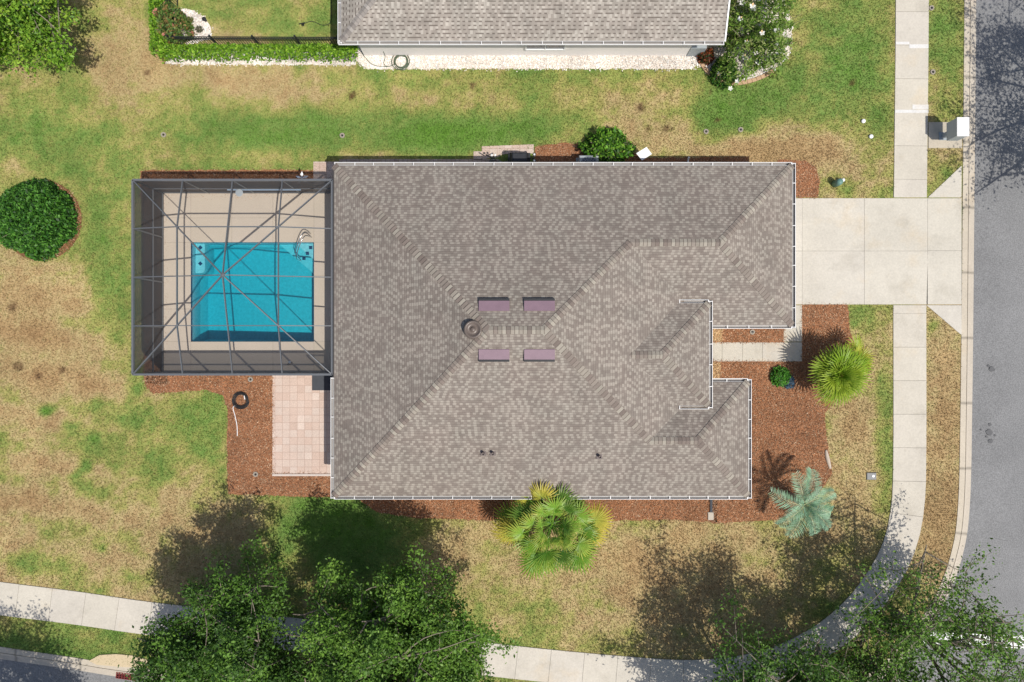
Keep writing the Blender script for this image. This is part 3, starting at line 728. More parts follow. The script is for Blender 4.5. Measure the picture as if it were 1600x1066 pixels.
def caps(p, q, parent, hip=True, palette=CAPC, wd=0.30, step=0.16, pitch=PIT, name='ridge_cap'):
    p = Vector(p); q = Vector(q); t = (q - p); L = t.length; t.normalize(); side = Vector((t.y, -t.x, 0)).normalized(); mb = MB()
    n = int(L / step); drop = pitch * wd / 2 * (0.72 if hip else 1.0)
    for i in range(n + 1):
        a = p + t * (i * step); b = p + t * min(L, (i * step + step * 1.15)); up = Vector((0, 0, 1)); c = R.choice(palette); k = R.uniform(0.86, 1.08); c = tuple(x * k for x in c)
        if (b - a).length < 0.02: continue
        l0 = 0.008; l1 = 0.028
        vs = [a - side * wd / 2 + up * (l0 - drop), a + up * l0, a + side * wd / 2 + up * (l0 - drop), b - side * wd / 2 + up * (l1 - drop), b + up * l1, b + side * wd / 2 + up * (l1 - drop)]
        vs += [v - up * 0.035 for v in vs[3:]]
        mb.add(vs, [(0, 1, 4, 3), (1, 2, 5, 4)], c)
        # cut edge of the cap, with its shadow line painted in darker
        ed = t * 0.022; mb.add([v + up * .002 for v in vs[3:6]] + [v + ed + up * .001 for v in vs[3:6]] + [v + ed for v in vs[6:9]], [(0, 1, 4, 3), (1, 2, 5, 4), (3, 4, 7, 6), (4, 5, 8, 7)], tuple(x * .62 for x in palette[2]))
    return mb.build(name, M['cap'], parent)
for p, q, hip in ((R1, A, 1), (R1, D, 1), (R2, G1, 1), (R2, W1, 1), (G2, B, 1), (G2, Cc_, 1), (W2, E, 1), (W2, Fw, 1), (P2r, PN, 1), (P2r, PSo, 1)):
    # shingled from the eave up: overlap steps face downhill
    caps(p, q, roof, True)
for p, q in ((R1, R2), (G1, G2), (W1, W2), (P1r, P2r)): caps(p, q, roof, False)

# gutters with hanger straps
def gutter(p, q, parent, out, straps=True, wd=0.15, mat=None, step=0.82):
    p = Vector(p); q = Vector(q); o = Vector(out); t = (q - p); L = t.length; t.normalize(); mb = MB(); up = Vector((0, 0, 1))
    z0 = -0.13; z1 = -0.015; lip = 0.02
    sec = [(0.012, z1 + 0.01), (0.012, z0), (wd - 0.03, z0), (wd, z0 + 0.05), (wd, z1), (wd - lip, z1), (wd - lip, z1 - 0.012), (wd - 0.012, z1 - 0.014), (wd - 0.014, z0 + 0.055), (wd - 0.036, z0 + 0.012), (0.024, z0 + 0.012), (0.024, z1 + 0.01)]
    vs = [p + o * d + up * z for d, z in sec] + [q + o * d + up * z for d, z in sec]; n = len(sec)
    fs = [(i, (i + 1) % n, n + (i + 1) % n, n + i) for i in range(n)] 
    # end caps
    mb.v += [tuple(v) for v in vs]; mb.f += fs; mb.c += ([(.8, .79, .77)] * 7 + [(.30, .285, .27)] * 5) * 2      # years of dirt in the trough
    e = [(0.012, z1), (0.012, z0), (wd - 0.03, z0), (wd, z0 + 0.05), (wd, z1)]
    for b0, s in ((p, -1), (q, 1)):
        mb.add([b0 + o * d + up * z + t * s * 0.003 for d, z in e], [tuple(range(5))], (.8, .79, .77))
    if straps:
        k = max(1, int(L / step)); 
        for i in range(k + 1):
            c = p + t * min(L - 0.03, max(0.03, L * i / k + R.uniform(-0.04, 0.04) * (0 < i < k))); mb.beam(c + o * 0.0 + up * (z1 + 0.004), c + o * (wd - 0.002) + up * (z1 + 0.004), 0.028, 0.006, (.78, .77, .75))
    # fascia board behind
    mb.beam(p + o * -0.012 + up * -0.11, q + o * -0.012 + up * -0.11, 0.03, 0.19, (.8, .79, .77))
    return mb.build('gutter', mat or M['gutter'], parent)
NN = Vector((0, 1, 0)); SS = Vector((0, -1, 0)); EE = Vector((1, 0, 0)); WW = Vector((-1, 0, 0))
gutter(A, B, house, NN); gutter(B + NN * 0.12, Cc_ + SS * 0.12, house, EE); gutter(Cc_, V1 + EE * 0.02, house, SS)
gutter(V2 + EE * 0.02, Fw, house, NN); gutter(Fw + NN * 0.12, E + SS * 0.12, house, EE); gutter(E, D, house, SS)
xg = G(0, 590, he).y; gutter(D + SS * 0.12, Vector((xL, xg, he)), house, WW)
gutter(PN + NN * 0.11, PSo + SS * 0.11, house, EE); gutter(Vector((pxR + 0.04, pyN, hp)), PN, house, NN); gutter(Vector((pxR + 0.04, pyS, hp)), PSo, house, SS)
mb = MB(); mb.beam(Vector((xL - 0.02, yT, he - 0.1)), Vector((xL - 0.02, xg, he - 0.1)), 0.05, 0.2); mb.build('fascia_board', M['fascia'], house)
# frieze under the raised porch eave, soffits
mb = MB()
mb.beam(Vector((pxR, pyN - 0.05, hp - 0.3)), Vector((pxE - 0.05, pyN - 0.05, hp - 0.3)), 0.05, 0.5); mb.beam(Vector((pxR, pyS + 0.05, hp - 0.3)), Vector((pxE - 0.05, pyS + 0.05, hp - 0.3)), 0.05, 0.5)
mb.beam(Vector((pxE - 0.05, pyN - 0.02, hp - 0.3)), Vector((pxE - 0.05, pyS + 0.02, hp - 0.3)), 0.05, 0.5); mb.build('frieze_board', M['white'], house)
def soffit(pts, z):
    V, F = fill_poly([(p[0], p[1]) for p in pts], z); return V, [f[::-1] for f in F]
V, F = soffit([A, B, Cc_, V1, V2, Fw, E, D], he - 0.2); mesh_obj('soffit', V, F, M['white'], house)

# walls, openings
iw = 0.42
def wall_loop(pts, z1, mat, parent, name='wall', th=0.2):
    mb = MB(); n = len(pts)
    for i in range(n):
        a = Vector((*pts[i], 0)); b = Vector((*pts[(i + 1) % n], 0)); t = (b - a).normalized()
        mb.add([a, b, b + Vector((0, 0, z1)), a + Vector((0, 0, z1))], [(0, 1, 2, 3)])
    return mb.build(name, mat, parent)
wp = [(xL + iw, yB + iw), (xW - iw, yB + iw), (xW - iw, yW - iw), (xE - 1.6, yW - iw), (xE - 1.6, yC + iw), (xG - iw, yC + iw), (xG - iw, yT - iw), (xL + iw, yT - iw)]
wall_loop(wp, he - 0.2, M['stucco'], house)
mb = MB(); mb.box(0, 0, 0, 0, 0, 0)
def panel(name, parent, c, wdt, z0, z1, nrm, mat, fmat, rows=1, colsn=1, inset=0.03):
    c = Vector((c[0], c[1], 0)); n = Vector((nrm[0], nrm[1], 0)); t = Vector((-n.y, n.x, 0)); f = MB()
    q = [(c + t * s * wdt / 2 + n * 0.03) for s in (-1, 1)]
    for s in (-1, 1): p = c + t * s * wdt / 2 + n * 0.02; f.beam(p + Vector((0, 0, z0)), p + Vector((0, 0, z1)), 0.08, 0.08)
    for z in (z0, z1): f.beam(q[0] + Vector((0, 0, z)), q[1] + Vector((0, 0, z)), 0.08, 0.08)
    for k in range(1, colsn): p = c + t * (-wdt / 2 + wdt * k / colsn) + n * 0.024; f.beam(p + Vector((0, 0, z0)), p + Vector((0, 0, z1)), 0.06, 0.05)
    for k in range(1, rows): z = z0 + (z1 - z0) * k / rows; f.beam(q[0] + Vector((0, 0, z)), q[1] + Vector((0, 0, z)), 0.02, 0.03)
    fo = f.build(name, fmat, parent)
    a = c - t * wdt / 2 + n * 0.02; b = c + t * wdt / 2 + n * 0.02
    mesh_obj('pane', [a + Vector((0, 0, z0)), b + Vector((0, 0, z0)), b + Vector((0, 0, z1)), a + Vector((0, 0, z1))], [(0, 1, 2, 3)], mat, fo)
    return fo
panel('garage_door', house, (xG - iw, (yT + yC) / 2), 4.9, 0.05, 2.2, (1, 0), M['white'], M['white'], rows=4)
panel('window', house, (xW - iw, (yB + yW) / 2), 1.8, 0.8, 2.2, (1, 0), M['glass'], M['white'], colsn=2)
panel('front_door', house, (xE - 1.6, (yC + yW) / 2), 1.0, 0.05, 2.2, (1, 0), M['brown_dome'], M['white'])
for x in (-6.5, -3.5, 3.0, 7.5): panel('window', house, (x, yB + iw), 1.2, 0.9, 2.2, (0, -1), M['glass'], M['white'], rows=2)
for x in (-5.5, 6.5): panel('window', house, (x, yT - iw), 1.2, 0.9, 2.2, (0, 1), M['glass'], M['white'], rows=2)
panel('sliding_door', house, (xL + iw, 2.5), 3.6, 0.08, 2.2, (-1, 0), M['glass'], M['white'], colsn=3)
for y in (yC - 0.25, yW + 0.25):
    mb = MB(); mb.box(pxE - 0.25, y, 0.03, hp - 0.5, 0.28, 0.28, bev=0.02); mb.build('column', M['white'], house)

# things on the roof
def roof_z(x, y): # height of the main hip near the ridge
    return min(he + PIT * (yT - y), he + PS * (y - yB))
def ridge_vent(px0, px1, py0, py1, north):
    z = roof_z(0, G(0, (py0 + py1) / 2, 5.2).y); c0 = G(px0, 0, z + .08).x; c1 = G(px1, 0, z + .08).x
    ya = G(0, py0, z + .1).y; yb = G(0, py1, z + .1).y; mb = MB(); vs = []
    for x in (c0, c1):
        for y in (ya, yb):
            b = roof_z(0, y); vs += [(x, y, b + 0.0), (x, y, b + (0.15 if (north and y == ya) or (not north and y == yb) else 0.05))]
    # 0 a-low 1 a-high 2 b-low 3 b-high | 4.. for x=c1
    mb.add(vs, [(1, 3, 7, 5), (0, 1, 5, 4), (2, 6, 7, 3), (0, 2, 3, 1), (4, 5, 7, 6)])
    o = mb.build('roof_vent', M['mauve'], roof)
    yl = ya if north else yb; s = 1 if north else -1; b = roof_z(0, yl); sh = MB()
    sh.box((c0 + c1) / 2, yl + s * 0.03, b + 0.02, b + 0.11, c1 - c0 + 0.02, 0.05); sh.build('vent_slot', M['fascia'], o) if False else None
    sh.build('slot', M['fascia'], o) if False else None
    sl_ = MB(); sl_.box((c0 + c1) / 2, yl + s * 0.045, b - 0.03, b + 0.13, c1 - c0, 0.085)
    return o, sl_
for (a, b, c, d, nth) in ((748, 796, 470, 486, True), (819, 867, 470, 486, True), (748, 796, 546, 562, False), (819, 867, 546, 562, False)):
    o, s_ = ridge_vent(a, b, c, d, nth)
    mesh_obj('vent_grille', np.array(s_.v), s_.f, M['black'], house if False else roof)
def west_z(x): return he + (R1.z - he) * (x - xL) / (R1.x - xL)
px_ = G(739, 515, 5.6); zz = west_z(px_.x); pc = G(739, 515, zz + 0.15)
mb = MB(); mb.lathe(pc.x, pc.y, [(0.36, zz - 0.2), (0.36, zz + 0.06), (0.33, zz + 0.2), (0.27, zz + 0.20), (0.24, zz + 0.13), (0.1, zz + 0.09), (0.09, zz + 0.14), (0.02, zz + 0.15)], 28)
mb.build('turbine_vent', M['brown_dome'], roof, True)
for (x, y) in ((755, 709), (770, 709), (937, 714)):
    z = roof_z(0, G(0, y, 3.8).y); c = G(x, y, z + .15); z = roof_z(0, c.y); mb = MB(); mb.box(c.x, c.y, z - 0.02, z + 0.035, 0.24, 0.22); mb.lathe(c.x, c.y, [(0.06, z), (0.06, z + 0.26), (0.045, z + 0.26), (0.045, z + 0.2)], 10)
    mb.build('vent_pipe', plain('vent_pipe_grey', C(120, 108, 104)), roof)

# ------------------------------------------------------------------ neighbouring house
nb = thing('house', (0, G(0, 30).y, 0), 'neighbouring house with a weathered grey shingle roof at the top edge', 'house')
ny = G(0, 64, he).y; nx0 = G(533, 0, he).x; nx1 = G(1132, 0, he).x; ndep = 11.0; nrz = he + PIT * ndep / 2
nA = Vector((nx0, ny, he)); nB = Vector((nx1, ny, he)); nC = Vector((nx1, ny + ndep, he)); nD = Vector((nx0, ny + ndep, he)); nR1 = Vector((nx0 + ndep / 2, ny + ndep / 2, nrz)); nR2 = Vector((nx1, ny + ndep / 2, nrz))
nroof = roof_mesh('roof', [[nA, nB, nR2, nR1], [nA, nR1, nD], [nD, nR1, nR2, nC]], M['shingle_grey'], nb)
CAPG = [C(168, 160, 152), C(150, 142, 135), C(178, 171, 163)]
caps(nR1, nA, nroof, True, CAPG); caps(nR1, nD, nroof, True, CAPG); caps(nR1, nR2, nroof, False, CAPG)
gutter(nA + WW * 0.12, nB, nb, SS); gutter(nD, nA + SS * 0.1, nb, WW)
mb = MB(); mb.beam(nB + Vector((0.02, 0, -0.06)), nR2 + Vector((0.02, 0, -0.06)), 0.06, 0.18); mb.beam(nR2 + Vector((0.02, 0, -0.06)), nC + Vector((0.02, 0, -0.06)), 0.06, 0.18); mb.build('rake_board', M['white'], nb)
nwy = P2((0, 87.5))[1]; nwx0 = P2((569.5, 0))[0]; nwx1 = P2((1072, 0))[0]
wall_loop([(nwx0, nwy), (nwx1, nwy), (nwx1, nwy + 9.8), (nwx0, nwy + 9.8)], he - 0.12, M['stucco'], nb)
mb = MB(); v0 = Vector((nwx1, nwy, he - .12)); mb.add([Vector((nwx1 + .01, nwy, he - .12)), Vector((nwx1 + .01, nwy + 9.8, he - .12)), Vector((nwx1 + .01, ny + ndep / 2, nrz - 0.1))], [(0, 1, 2)]); mb.build('gable_wall', M['stucco'], nb)
V, F = soffit([nA, nB, nC, nD], he - 0.11); mesh_obj('soffit', V, F, M['white'], nb)
wx = (G(822, 0, 2.0).x + G(886, 0, 2.0).x) / 2
panel('window', nb, (wx, nwy), 1.75, 0.76, 2.2, (0, -1), M['glass'], M['white'], colsn=2)
mb = MB(); c = P2((1084, 80)); mb.box(c[0], c[1], 0.0, 0.9, 0.7, 0.5, bev=0.02); mb.build('meter_cabinet', M['grey'], nb)
mb = MB(); mb.beam(Vector((nx0 + 0.05, nwy + 0.9, he - 0.2)), Vector((nx0 + 0.05, nwy + 0.9, 0.05)), 0.09, 0.07); mb.build('downspout', M['white'], nb)

# ------------------------------------------------------------------ pool, deck, screen cage
X0, Y0 = P2((299, 534)); X1, Y1 = P2((491, 379))
dx = [P2((v, 0))[0] for v in (256, 299, 299 + 64, 299 + 128, 491, 560)]; dy = [P2((0, v))[1] for v in (302, 341, 379, 431, 483, 534, 581)]
cells = []
for i in range(len(dx) - 1):
    for j in range(len(dy) - 1):
        if dx[i] >= X0 - .01 and dx[i + 1] <= X1 + .01 and dy[j] <= Y1 + .01 and dy[j + 1] >= Y0 - .01: continue
        cells.append([(dx[i], dy[j]), (dx[i + 1], dy[j]), (dx[i + 1], dy[j + 1]), (dx[i], dy[j + 1])])
tag(slab_cells(cells, 'pool_deck', 0.05, 0.12, C(214, 200, 182), gap=0.006, var=0.012).build('pool_deck', M['deck']), kind='structure')
pool = thing('swimming_pool', ((X0 + X1) / 2, (Y0 + Y1) / 2, 0), 'rectangular turquoise swimming pool inside the screened enclosure', 'pool')
PLC = (0.34, 0.56, 0.60)
zl, zr = -1.45, -1.1                  # deep (west) and shallow (east) floor
mb = MB(); e = 0.0
top = 0.035
def fl(x): return zl + (zr - zl) * min(1, max(0, (x - X0 - 0.8) / (X1 - X0 - 1.6)))
sl_in = 0.14
b0 = [(X0 + sl_in, Y0 + sl_in, zl), (X1 - 0.1, Y0 + sl_in, zr), (X1 - 0.1, Y1 - 0.15, zr), (X0 + sl_in, Y1 - 0.15, zl)]
m0 = [(X0, Y0, -0.9), (X1, Y0, -0.9), (X1, Y1, -0.9), (X0, Y1, -0.9)]
t0 = [(X0, Y0, -0.10), (X1, Y0, -0.10), (X1, Y1, -0.10), (X0, Y1, -0.10)]
mb.add(b0 + m0 + t0, [(0, 1, 2, 3)] + [(i, 4 + i, 4 + (i + 1) % 4, (i + 1) % 4) for i in range(4)] + [(4 + i, 8 + i, 8 + (i + 1) % 4, 4 + (i + 1) % 4) for i in range(4)], PLC)
mb.build('basin', M['plaster'], pool)
tb = MB(); g_ = 0.004
t1 = [(X0, Y0, -0.10), (X1, Y0, -0.10), (X1, Y1, -0.10), (X0, Y1, -0.10)]; t2 = [(p[0], p[1], top + .012) for p in t1]
tb.add(t1 + t2, [(i, i + 4, 4 + (i + 1) % 4, (i + 1) % 4) for i in range(4)]); tb.build('tile_band', M['tile'], pool)
# steps: north-west bench and north-east corner fan
STC = (0.38, 0.55, 0.59)
mb = MB(); c0 = (X0 + .004, Y1 - .004); c1 = G(320, 427, -.42); cxs = [c0[0], c1[0]]
out = [(c0[0], c0[1])] + [(c0[0], c1[1])] + [(c1[0] - 0.2 + 0.2 * math.cos(a), c1[1] + 0.2 + 0.2 * math.sin(a)) for a in np.linspace(-math.pi / 2, 0, 7)] + [(c1[0], c0[1])]
V, F = fill_poly(out, -0.42); n = len(V); mb.add(V + [(v[0], v[1], -1.4) for v in V], F + [(i, n + i, n + (i + 1) % n, (i + 1) % n) for i in range(n)], STC)
mb.build('bench_step', M['plaster'], pool)
for k, (s, z) in enumerate(((0.95, -0.35), (1.72, -0.68))):
    mb = MB(); q = [(X1 - .004, Y1 - .004), (X1 - s - 0.1 * k, Y1 - .004), (X1 - .004, Y1 - s * 0.9)]
    mb.add([(x, y, z) for x, y in q] + [(x, y, -1.05) for x, y in q], [(0, 1, 2), (0, 3, 4, 1), (1, 4, 5, 2), (2, 5, 3, 0)], STC if k == 0 else (0.40, 0.58, 0.62)); mb.build('corner_step', M['plaster'], pool)
for (x, y) in ((313, 387), (313, 412)): p = G(x, y, -.42); mb = MB(); mb.box(p[0], p[1], -0.425, -0.41, 0.15, 0.15, rot=0.785); mb.build('accent_tile', M['tile'], pool)
for (x, y, z) in ((485.5, 387, -.35), (480.5, 396, -.35), (475, 404, -.68)): p = G(x, y, z); mb = MB(); mb.box(p[0], p[1], z - .005, z + .012, 0.15, 0.15); mb.build('accent_tile', M['tile'], pool)
i_ = 0.003
mb = MB(); mb.box((X0 + X1) / 2, (Y0 + Y1) / 2, -1.6, -0.055, X1 - X0 - i_, Y1 - Y0 - i_); mb.build('water', M['water'], pool)
hr = MB()
for off in (0.0, 0.22):
    a = Vector((*P2((486, 366)), 0.05)) + Vector((off * .2, -off * .75, 0)); d = Vector((-0.52, -0.80, 0)).normalized()
    pts = [a, a + Vector((0, 0, .45)), a + Vector((-.1, 0.02, .62)) + d * .05, a + d * .32 + Vector((-.1, 0, .66)), a + d * .8 + Vector((-.05, 0, .5)), a + d * 1.15 + Vector((0, 0, .25)), a + d * 1.2 + Vector((0, 0, -.55))]
    hr.tube(smooth_line([tuple(p) for p in pts], 5), 0.021, 8)
hr.build('handrail', M['steel'], pool, True)

cx0, cy0 = P2((256, 581)); cx1, cy1 = P2((542, 302)); ch = 2.55; cp = 1.0
cage = thing('pool_enclosure', ((cx0 + cx1) / 2, (cy0 + cy1) / 2, 0), 'grey aluminium framed screen enclosure over the pool', 'screen enclosure')
def ct(u, v): # 0..4
    d = min(u, 4 - u, v, 4 - v) / 2
    return Vector((cx0 + (cx1 - cx0) * u / 4, cy0 + (cy1 - cy0) * v / 4, ch + cp * d))
def frame_beam(name, pts, wd, ht):
    mb = MB()
    for a, b in zip(pts[:-1], pts[1:]): mb.beam(a, b, wd, ht)
    return mb.build(name, M['cage'], cage)
for a, b in (((0, 0), (4, 0)), ((4, 0), (4, 4)), ((4, 4), (0, 4)), ((0, 4), (0, 0))): frame_beam('eave_beam', [ct(*a), ct(*b)], 0.085, 0.12)
for v in (1, 2, 3): frame_beam('roof_beam', [ct(0, v), ct(min(v, 4 - v), v), ct(4 - min(v, 4 - v), v), ct(4, v)], 0.036, 0.09)
for u in (1, 2, 3): frame_beam('roof_beam', [ct(u, 0), ct(u, min(u, 4 - u)), ct(u, 4 - min(u, 4 - u)), ct(u, 4)], 0.036, 0.09)
for a in ((0, 0), (4, 0), (4, 4), (0, 4)): frame_beam('hip_beam', [ct(*a), ct(2, 2)], 0.04, 0.10)
for u, v in [(i, 0) for i in range(5)] + [(i, 4) for i in range(5)] + [(0, i) for i in (1, 2, 3)]:
    p = ct(u, v); frame_beam('post', [Vector((p.x, p.y, 0.05)), Vector((p.x, p.y, ch))], 0.06, 0.06)
for z, h_ in ((0.95, 0.06), (0.10, 0.10)):
    frame_beam('chair_rail' if z > .5 else 'sill_rail', [Vector((cx0, cy0, z)), Vector((cx0, cy1, z)), Vector((cx1, cy1, z))], 0.05, h_); frame_beam('chair_rail' if z > .5 else 'sill_rail', [Vector((cx0, cy0, z)), Vector((cx1, cy0, z))], 0.05, h_)
mb = MB()
for q in ([(0, 0), (4, 0), (2, 2)], [(4, 0), (4, 4), (2, 2)], [(4, 4), (0, 4), (2, 2)], [(0, 4), (0, 0), (2, 2)]): mb.add([ct(*p) + Vector((0, 0, 0.03)) for p in q], [(0, 1, 2)])
mb.build('roof_screen', M['screen_roof'], cage)
for a, b in (((0, 0), (4, 0)), ((0, 0), (0, 4)), ((0, 4), (4, 4))):
    p = ct(*a); q = ct(*b); mesh_obj('wall_screen', [(p.x, p.y, .06), (q.x, q.y, .06), (q.x, q.y, ch), (p.x, p.y, ch)], [(0, 1, 2, 3)], M['screen_wall'], cage)
mb = MB(); p = ct(3.5, 0); q = ct(3.95, 0)
for x in (p.x, q.x): mb.beam((x, p.y, .08), (x, p.y, 2.1), .06, .05)
mb.beam((p.x, p.y, 2.1), (q.x, p.y, 2.1), .05, .06); mb.beam((p.x, p.y, 1.0), (q.x, p.y, 1.0), .05, .1); mb.build('screen_door', M['cage'], cage)

# pole and net on the cage's north wall
pp = thing('pool_pole', (*P2((430, 306)), 1.0), 'long pale blue pool pole with a net head hung on the north cage wall', 'pool pole')
y_ = cy1 - 0.08
mb = MB(); xa = G(355, 0, 1.05).x; xb = G(470, 0, 1.05).x; mb.tube([(xa, y_, 1.05), (xb, y_, 1.05)], 0.02, 8); mb.build('pole', plain('pale_blue_pole', C(175, 200, 225), rough=0.3), pp)
mb = MB(); xh = G(374, 0, 1.1).x; mb.lathe(xh, y_ - 0.14, [(0.02, 1.06), (0.15, 1.09), (0.17, 1.12), (0.1, 1.13)], 14); mb.build('net_head', M['grey'], pp)

# patio beside the cage
tag(MB().add([(*P2((426, 740)), .03), (*P2((560, 740)), .03), (*P2((560, 583)), .03), (*P2((426, 583)), .03), (*P2((426, 740)), -.05), (*P2((560, 740)), -.05), (*P2((560, 583)), -.05), (*P2((426, 583)), -.05)], [(0, 1, 2, 3), (4, 5, 1, 0), (5, 6, 2, 1), (6, 7, 3, 2), (7, 4, 0, 3)]).build('patio', M['paver']), kind='structure')
for q in ([(740, 237), (753, 237), (753, 250), (740, 250)], [(753, 229), (834, 226), (834, 240), (790, 241), (753, 250)], [(753, 249), (780, 249), (780, 300), (530, 300), (530, 249)], [(490, 253), (535, 253), (535, 302), (490, 302)]):
    V, F = fill_poly([P2(p) for p in q], 0.035); n = len(V); tag(mesh_obj('paving', V + [(v[0], v[1], -.05) for v in V], F + [(i, (i + 1) % n, n + (i + 1) % n, n + i)[::-1] for i in range(n)], M['paver'] if q[0][0] != 753 or q[1][0] == 834 else M['walk_paver']), kind='structure')
mb = MB(); a = P2((426, 741)); b = P2((560, 741)); mb.box((a[0] + b[0]) / 2, a[1] - .03, 0, 0.07, b[0] - a[0], 0.10, bev=.01); tag(mb.build('edging', plain('pale_edging', C(224, 210, 200), rough=.9)), 'pale stone edging strip along the south end of the pink patio', 'edging')
mb = MB(); a = P2((488, 586)); b = P2((518, 610)); mb.box((a[0] + b[0]) / 2 + .15, (a[1] + b[1]) / 2, 0.031, 0.05, b[0] - a[0] + .3, a[1] - b[1], bev=.005); tag(mb.build('door_mat', M['patch']), 'dark grey rubber mat on the patio beside the cage corner', 'mat')

# ------------------------------------------------------------------ foliage
def leaf_cards(cen, n_each, sig, size, palette, rng, upbias=0.6, aspect=0.5, flat=0.6):
    """small leaf-sized rhombs around clump centres"""
    m = len(cen); N = m * n_each; c = np.repeat(np.asarray(cen), n_each, 0) + rng.normal(0, 1, (N, 3)) * np.array([sig, sig, sig * flat])
    nrm = rng.normal(0, 1, (N, 3)); nrm[:, 2] = np.abs(nrm[:, 2]) + upbias; nrm /= np.linalg.norm(nrm, axis=1)[:, None]
    a = rng.normal(0, 1, (N, 3)); u = np.cross(nrm, a); u /= np.linalg.norm(u, axis=1)[:, None]; v = np.cross(nrm, u)
    L = size * rng.uniform(0.5, 1.5, N)[:, None]; u = u * L / 2; v = v * L * aspect / 2
    V = np.stack([c - u, c + v - nrm * L * .06, c + u, c - v - nrm * L * .06], 1).reshape(-1, 3)
    tone = np.repeat(rng.integers(0, len(palette), m), n_each); sw = rng.uniform(0, 1, N) < 0.25; tone[sw] = rng.integers(0, len(palette), sw.sum())
    cc = np.array(palette)[tone] * rng.uniform(0.75, 1.25, N)[:, None]
    return V, np.arange(4 * N).reshape(N, 4), np.repeat(cc, 4, 0)

OAK = [C(80, 118, 44), C(98, 140, 52), C(118, 160, 62), C(64, 98, 38)]
OAKL = [C(112, 158, 44), C(136, 180, 54), C(90, 134, 38), C(160, 194, 68)]
def tree(label, base, crown_c, rx, ry, z0, z1, seed, limbs=9, subs=7, twigs=2, n_each=26, leaf=0.125, sig=0.21, pal=OAK, trunk_r=0.17, group=None, name='oak_tree'):
    rr = random.Random(seed); rng = np.random.default_rng(seed); b = Vector((*P2(base), 0)); cc = Vector((*P2(crown_c), (z0 + z1) / 2)); rz = (z1 - z0) / 2
    t = thing(name, b, label, 'tree', group); wood = MB(); cen = []
    fork = Vector((b.x * .7 + cc.x * .3, b.y * .7 + cc.y * .3, z0 * 0.75))
    wood.tube(smooth_line([tuple(b + Vector((0, 0, -.05))), tuple(b.lerp(fork, .5) + Vector((.06, .05, 0))), tuple(fork)], 4), [trunk_r * 1.35 - trunk_r * .5 * i / 8 for i in range(9)], 9)
    def surf(az, el, k):
        # uneven crown outline
        f = 1 + 0.22 * math.sin(3 * az + seed) + 0.13 * math.sin(7 * az + 2 * seed) 
        return cc + Vector((rx * f * k * math.cos(az) * math.cos(el), ry * f * k * math.sin(az) * math.cos(el), rz * k * math.sin(el)))
    for i in range(limbs):
        az = 2 * math.pi * (i + rr.uniform(-.3, .3)) / limbs; el = rr.choice((-.25, .05, .35, .8, 1.2)) + rr.uniform(-.15, .15)
        end = surf(az, el, rr.uniform(.72, .9)); mid = fork.lerp(end, .5) + Vector((rr.uniform(-.4, .4), rr.uniform(-.4, .4), rr.uniform(.1, .6)))
        L = [Vector(p) for p in smooth_line([tuple(fork), tuple(mid), tuple(end)], 5)]
        wood.tube(L, [trunk_r * .62 * (1 - .82 * k / (len(L) - 1)) for k in range(len(L))], 6)
        for j in range(subs):
            k = rr.uniform(.3, 1); p = L[int(k * (len(L) - 1))]; a2 = az + rr.uniform(-1.3, 1.3); q = surf(a2, rr.uniform(-.5, 1.4), rr.uniform(.55, 1.08)); q = p.lerp(q, rr.uniform(.35, .8)) + Vector((0, 0, rr.uniform(-.2, .3)))
            md = p.lerp(q, .5) + Vector((rr.uniform(-.25, .25), rr.uniform(-.25, .25), rr.uniform(-.1, .25)))
            S = [Vector(v) for v in smooth_line([tuple(p), tuple(md), tuple(q)], 3)]; wood.tube(S, [trunk_r * .2 * (1 - .75 * m / (len(S) - 1)) for m in range(len(S))], 5)
            cen.append(q)
            for m in range(twigs):
                s = S[rr.randrange(2, len(S))]; e_ = s + Vector((rr.gauss(0, .55), rr.gauss(0, .55), rr.gauss(.1, .35))); wood.tube([s, e_], [.018, .006], 4); cen.append(e_); cen.append(s.lerp(e_, .6))
    wood.build('trunk', M['bark'], t, True)
    V, F, Cl = leaf_cards([tuple(c) for c in cen], n_each, sig, leaf, pal, rng)
    mesh_obj('crown', V, F, M['leaf'], t, Cl); return t
GT = 'street oaks along the pavement'
tree('bushy dark green oak beside the bottom pavement, left of its taller neighbour', (416, 1005), (412, 985), 4.7, 4.6, 1.6, 7.0, 4, pal=OAK, group=GT, limbs=14, subs=11, n_each=88)
tree('tallest dense green oak, right of the other oak at the bottom pavement', (664, 965), (655, 948), 4.6, 4.4, 2.0, 7.8, 12, pal=[C(96, 136, 50), C(114, 156, 58), C(134, 174, 70), C(78, 114, 42)], group=GT, limbs=15, subs=12, n_each=88)
tree('dark oak half out of frame below the front lawn, left of the sparse corner oak', (1165, 1100), (1160, 1030), 5.6, 4.9, 1.8, 6.8, 21, pal=OAK, group=GT, limbs=14, subs=11, n_each=40, sig=.22)
tree('low leafy oak on the verge, between the front lawn oak and the sparse corner oak', (1292, 1058), (1290, 1040), 3.6, 3.4, 1.5, 5.4, 91, pal=OAK, group=GT, limbs=11, subs=9, n_each=25, sig=.22)
tree('sparse thin leaved oak over the curved kerb at the street corner', (1402, 962), (1372, 948), 4.7, 4.4, 1.8, 6.2, 33, pal=[C(92, 132, 48), C(112, 156, 58), C(76, 112, 40), C(132, 170, 70)], group=GT, limbs=13, subs=8, twigs=3, n_each=21, sig=.22)
tree('low dark oak at the bottom edge between the two big pavement oaks', (535, 1110), (532, 1045), 3.8, 3.6, 1.6, 6.2, 77, pal=OAK, group=GT, limbs=11, subs=9, n_each=56)
tree('light green broad leaved tree in the upper left corner of the lawn', (62, 40), (68, 52), 3.9, 4.0, 1.6, 5.4, 41, pal=OAKL, limbs=13, subs=12, n_each=64, leaf=0.14, sig=.22, name='shade_tree')
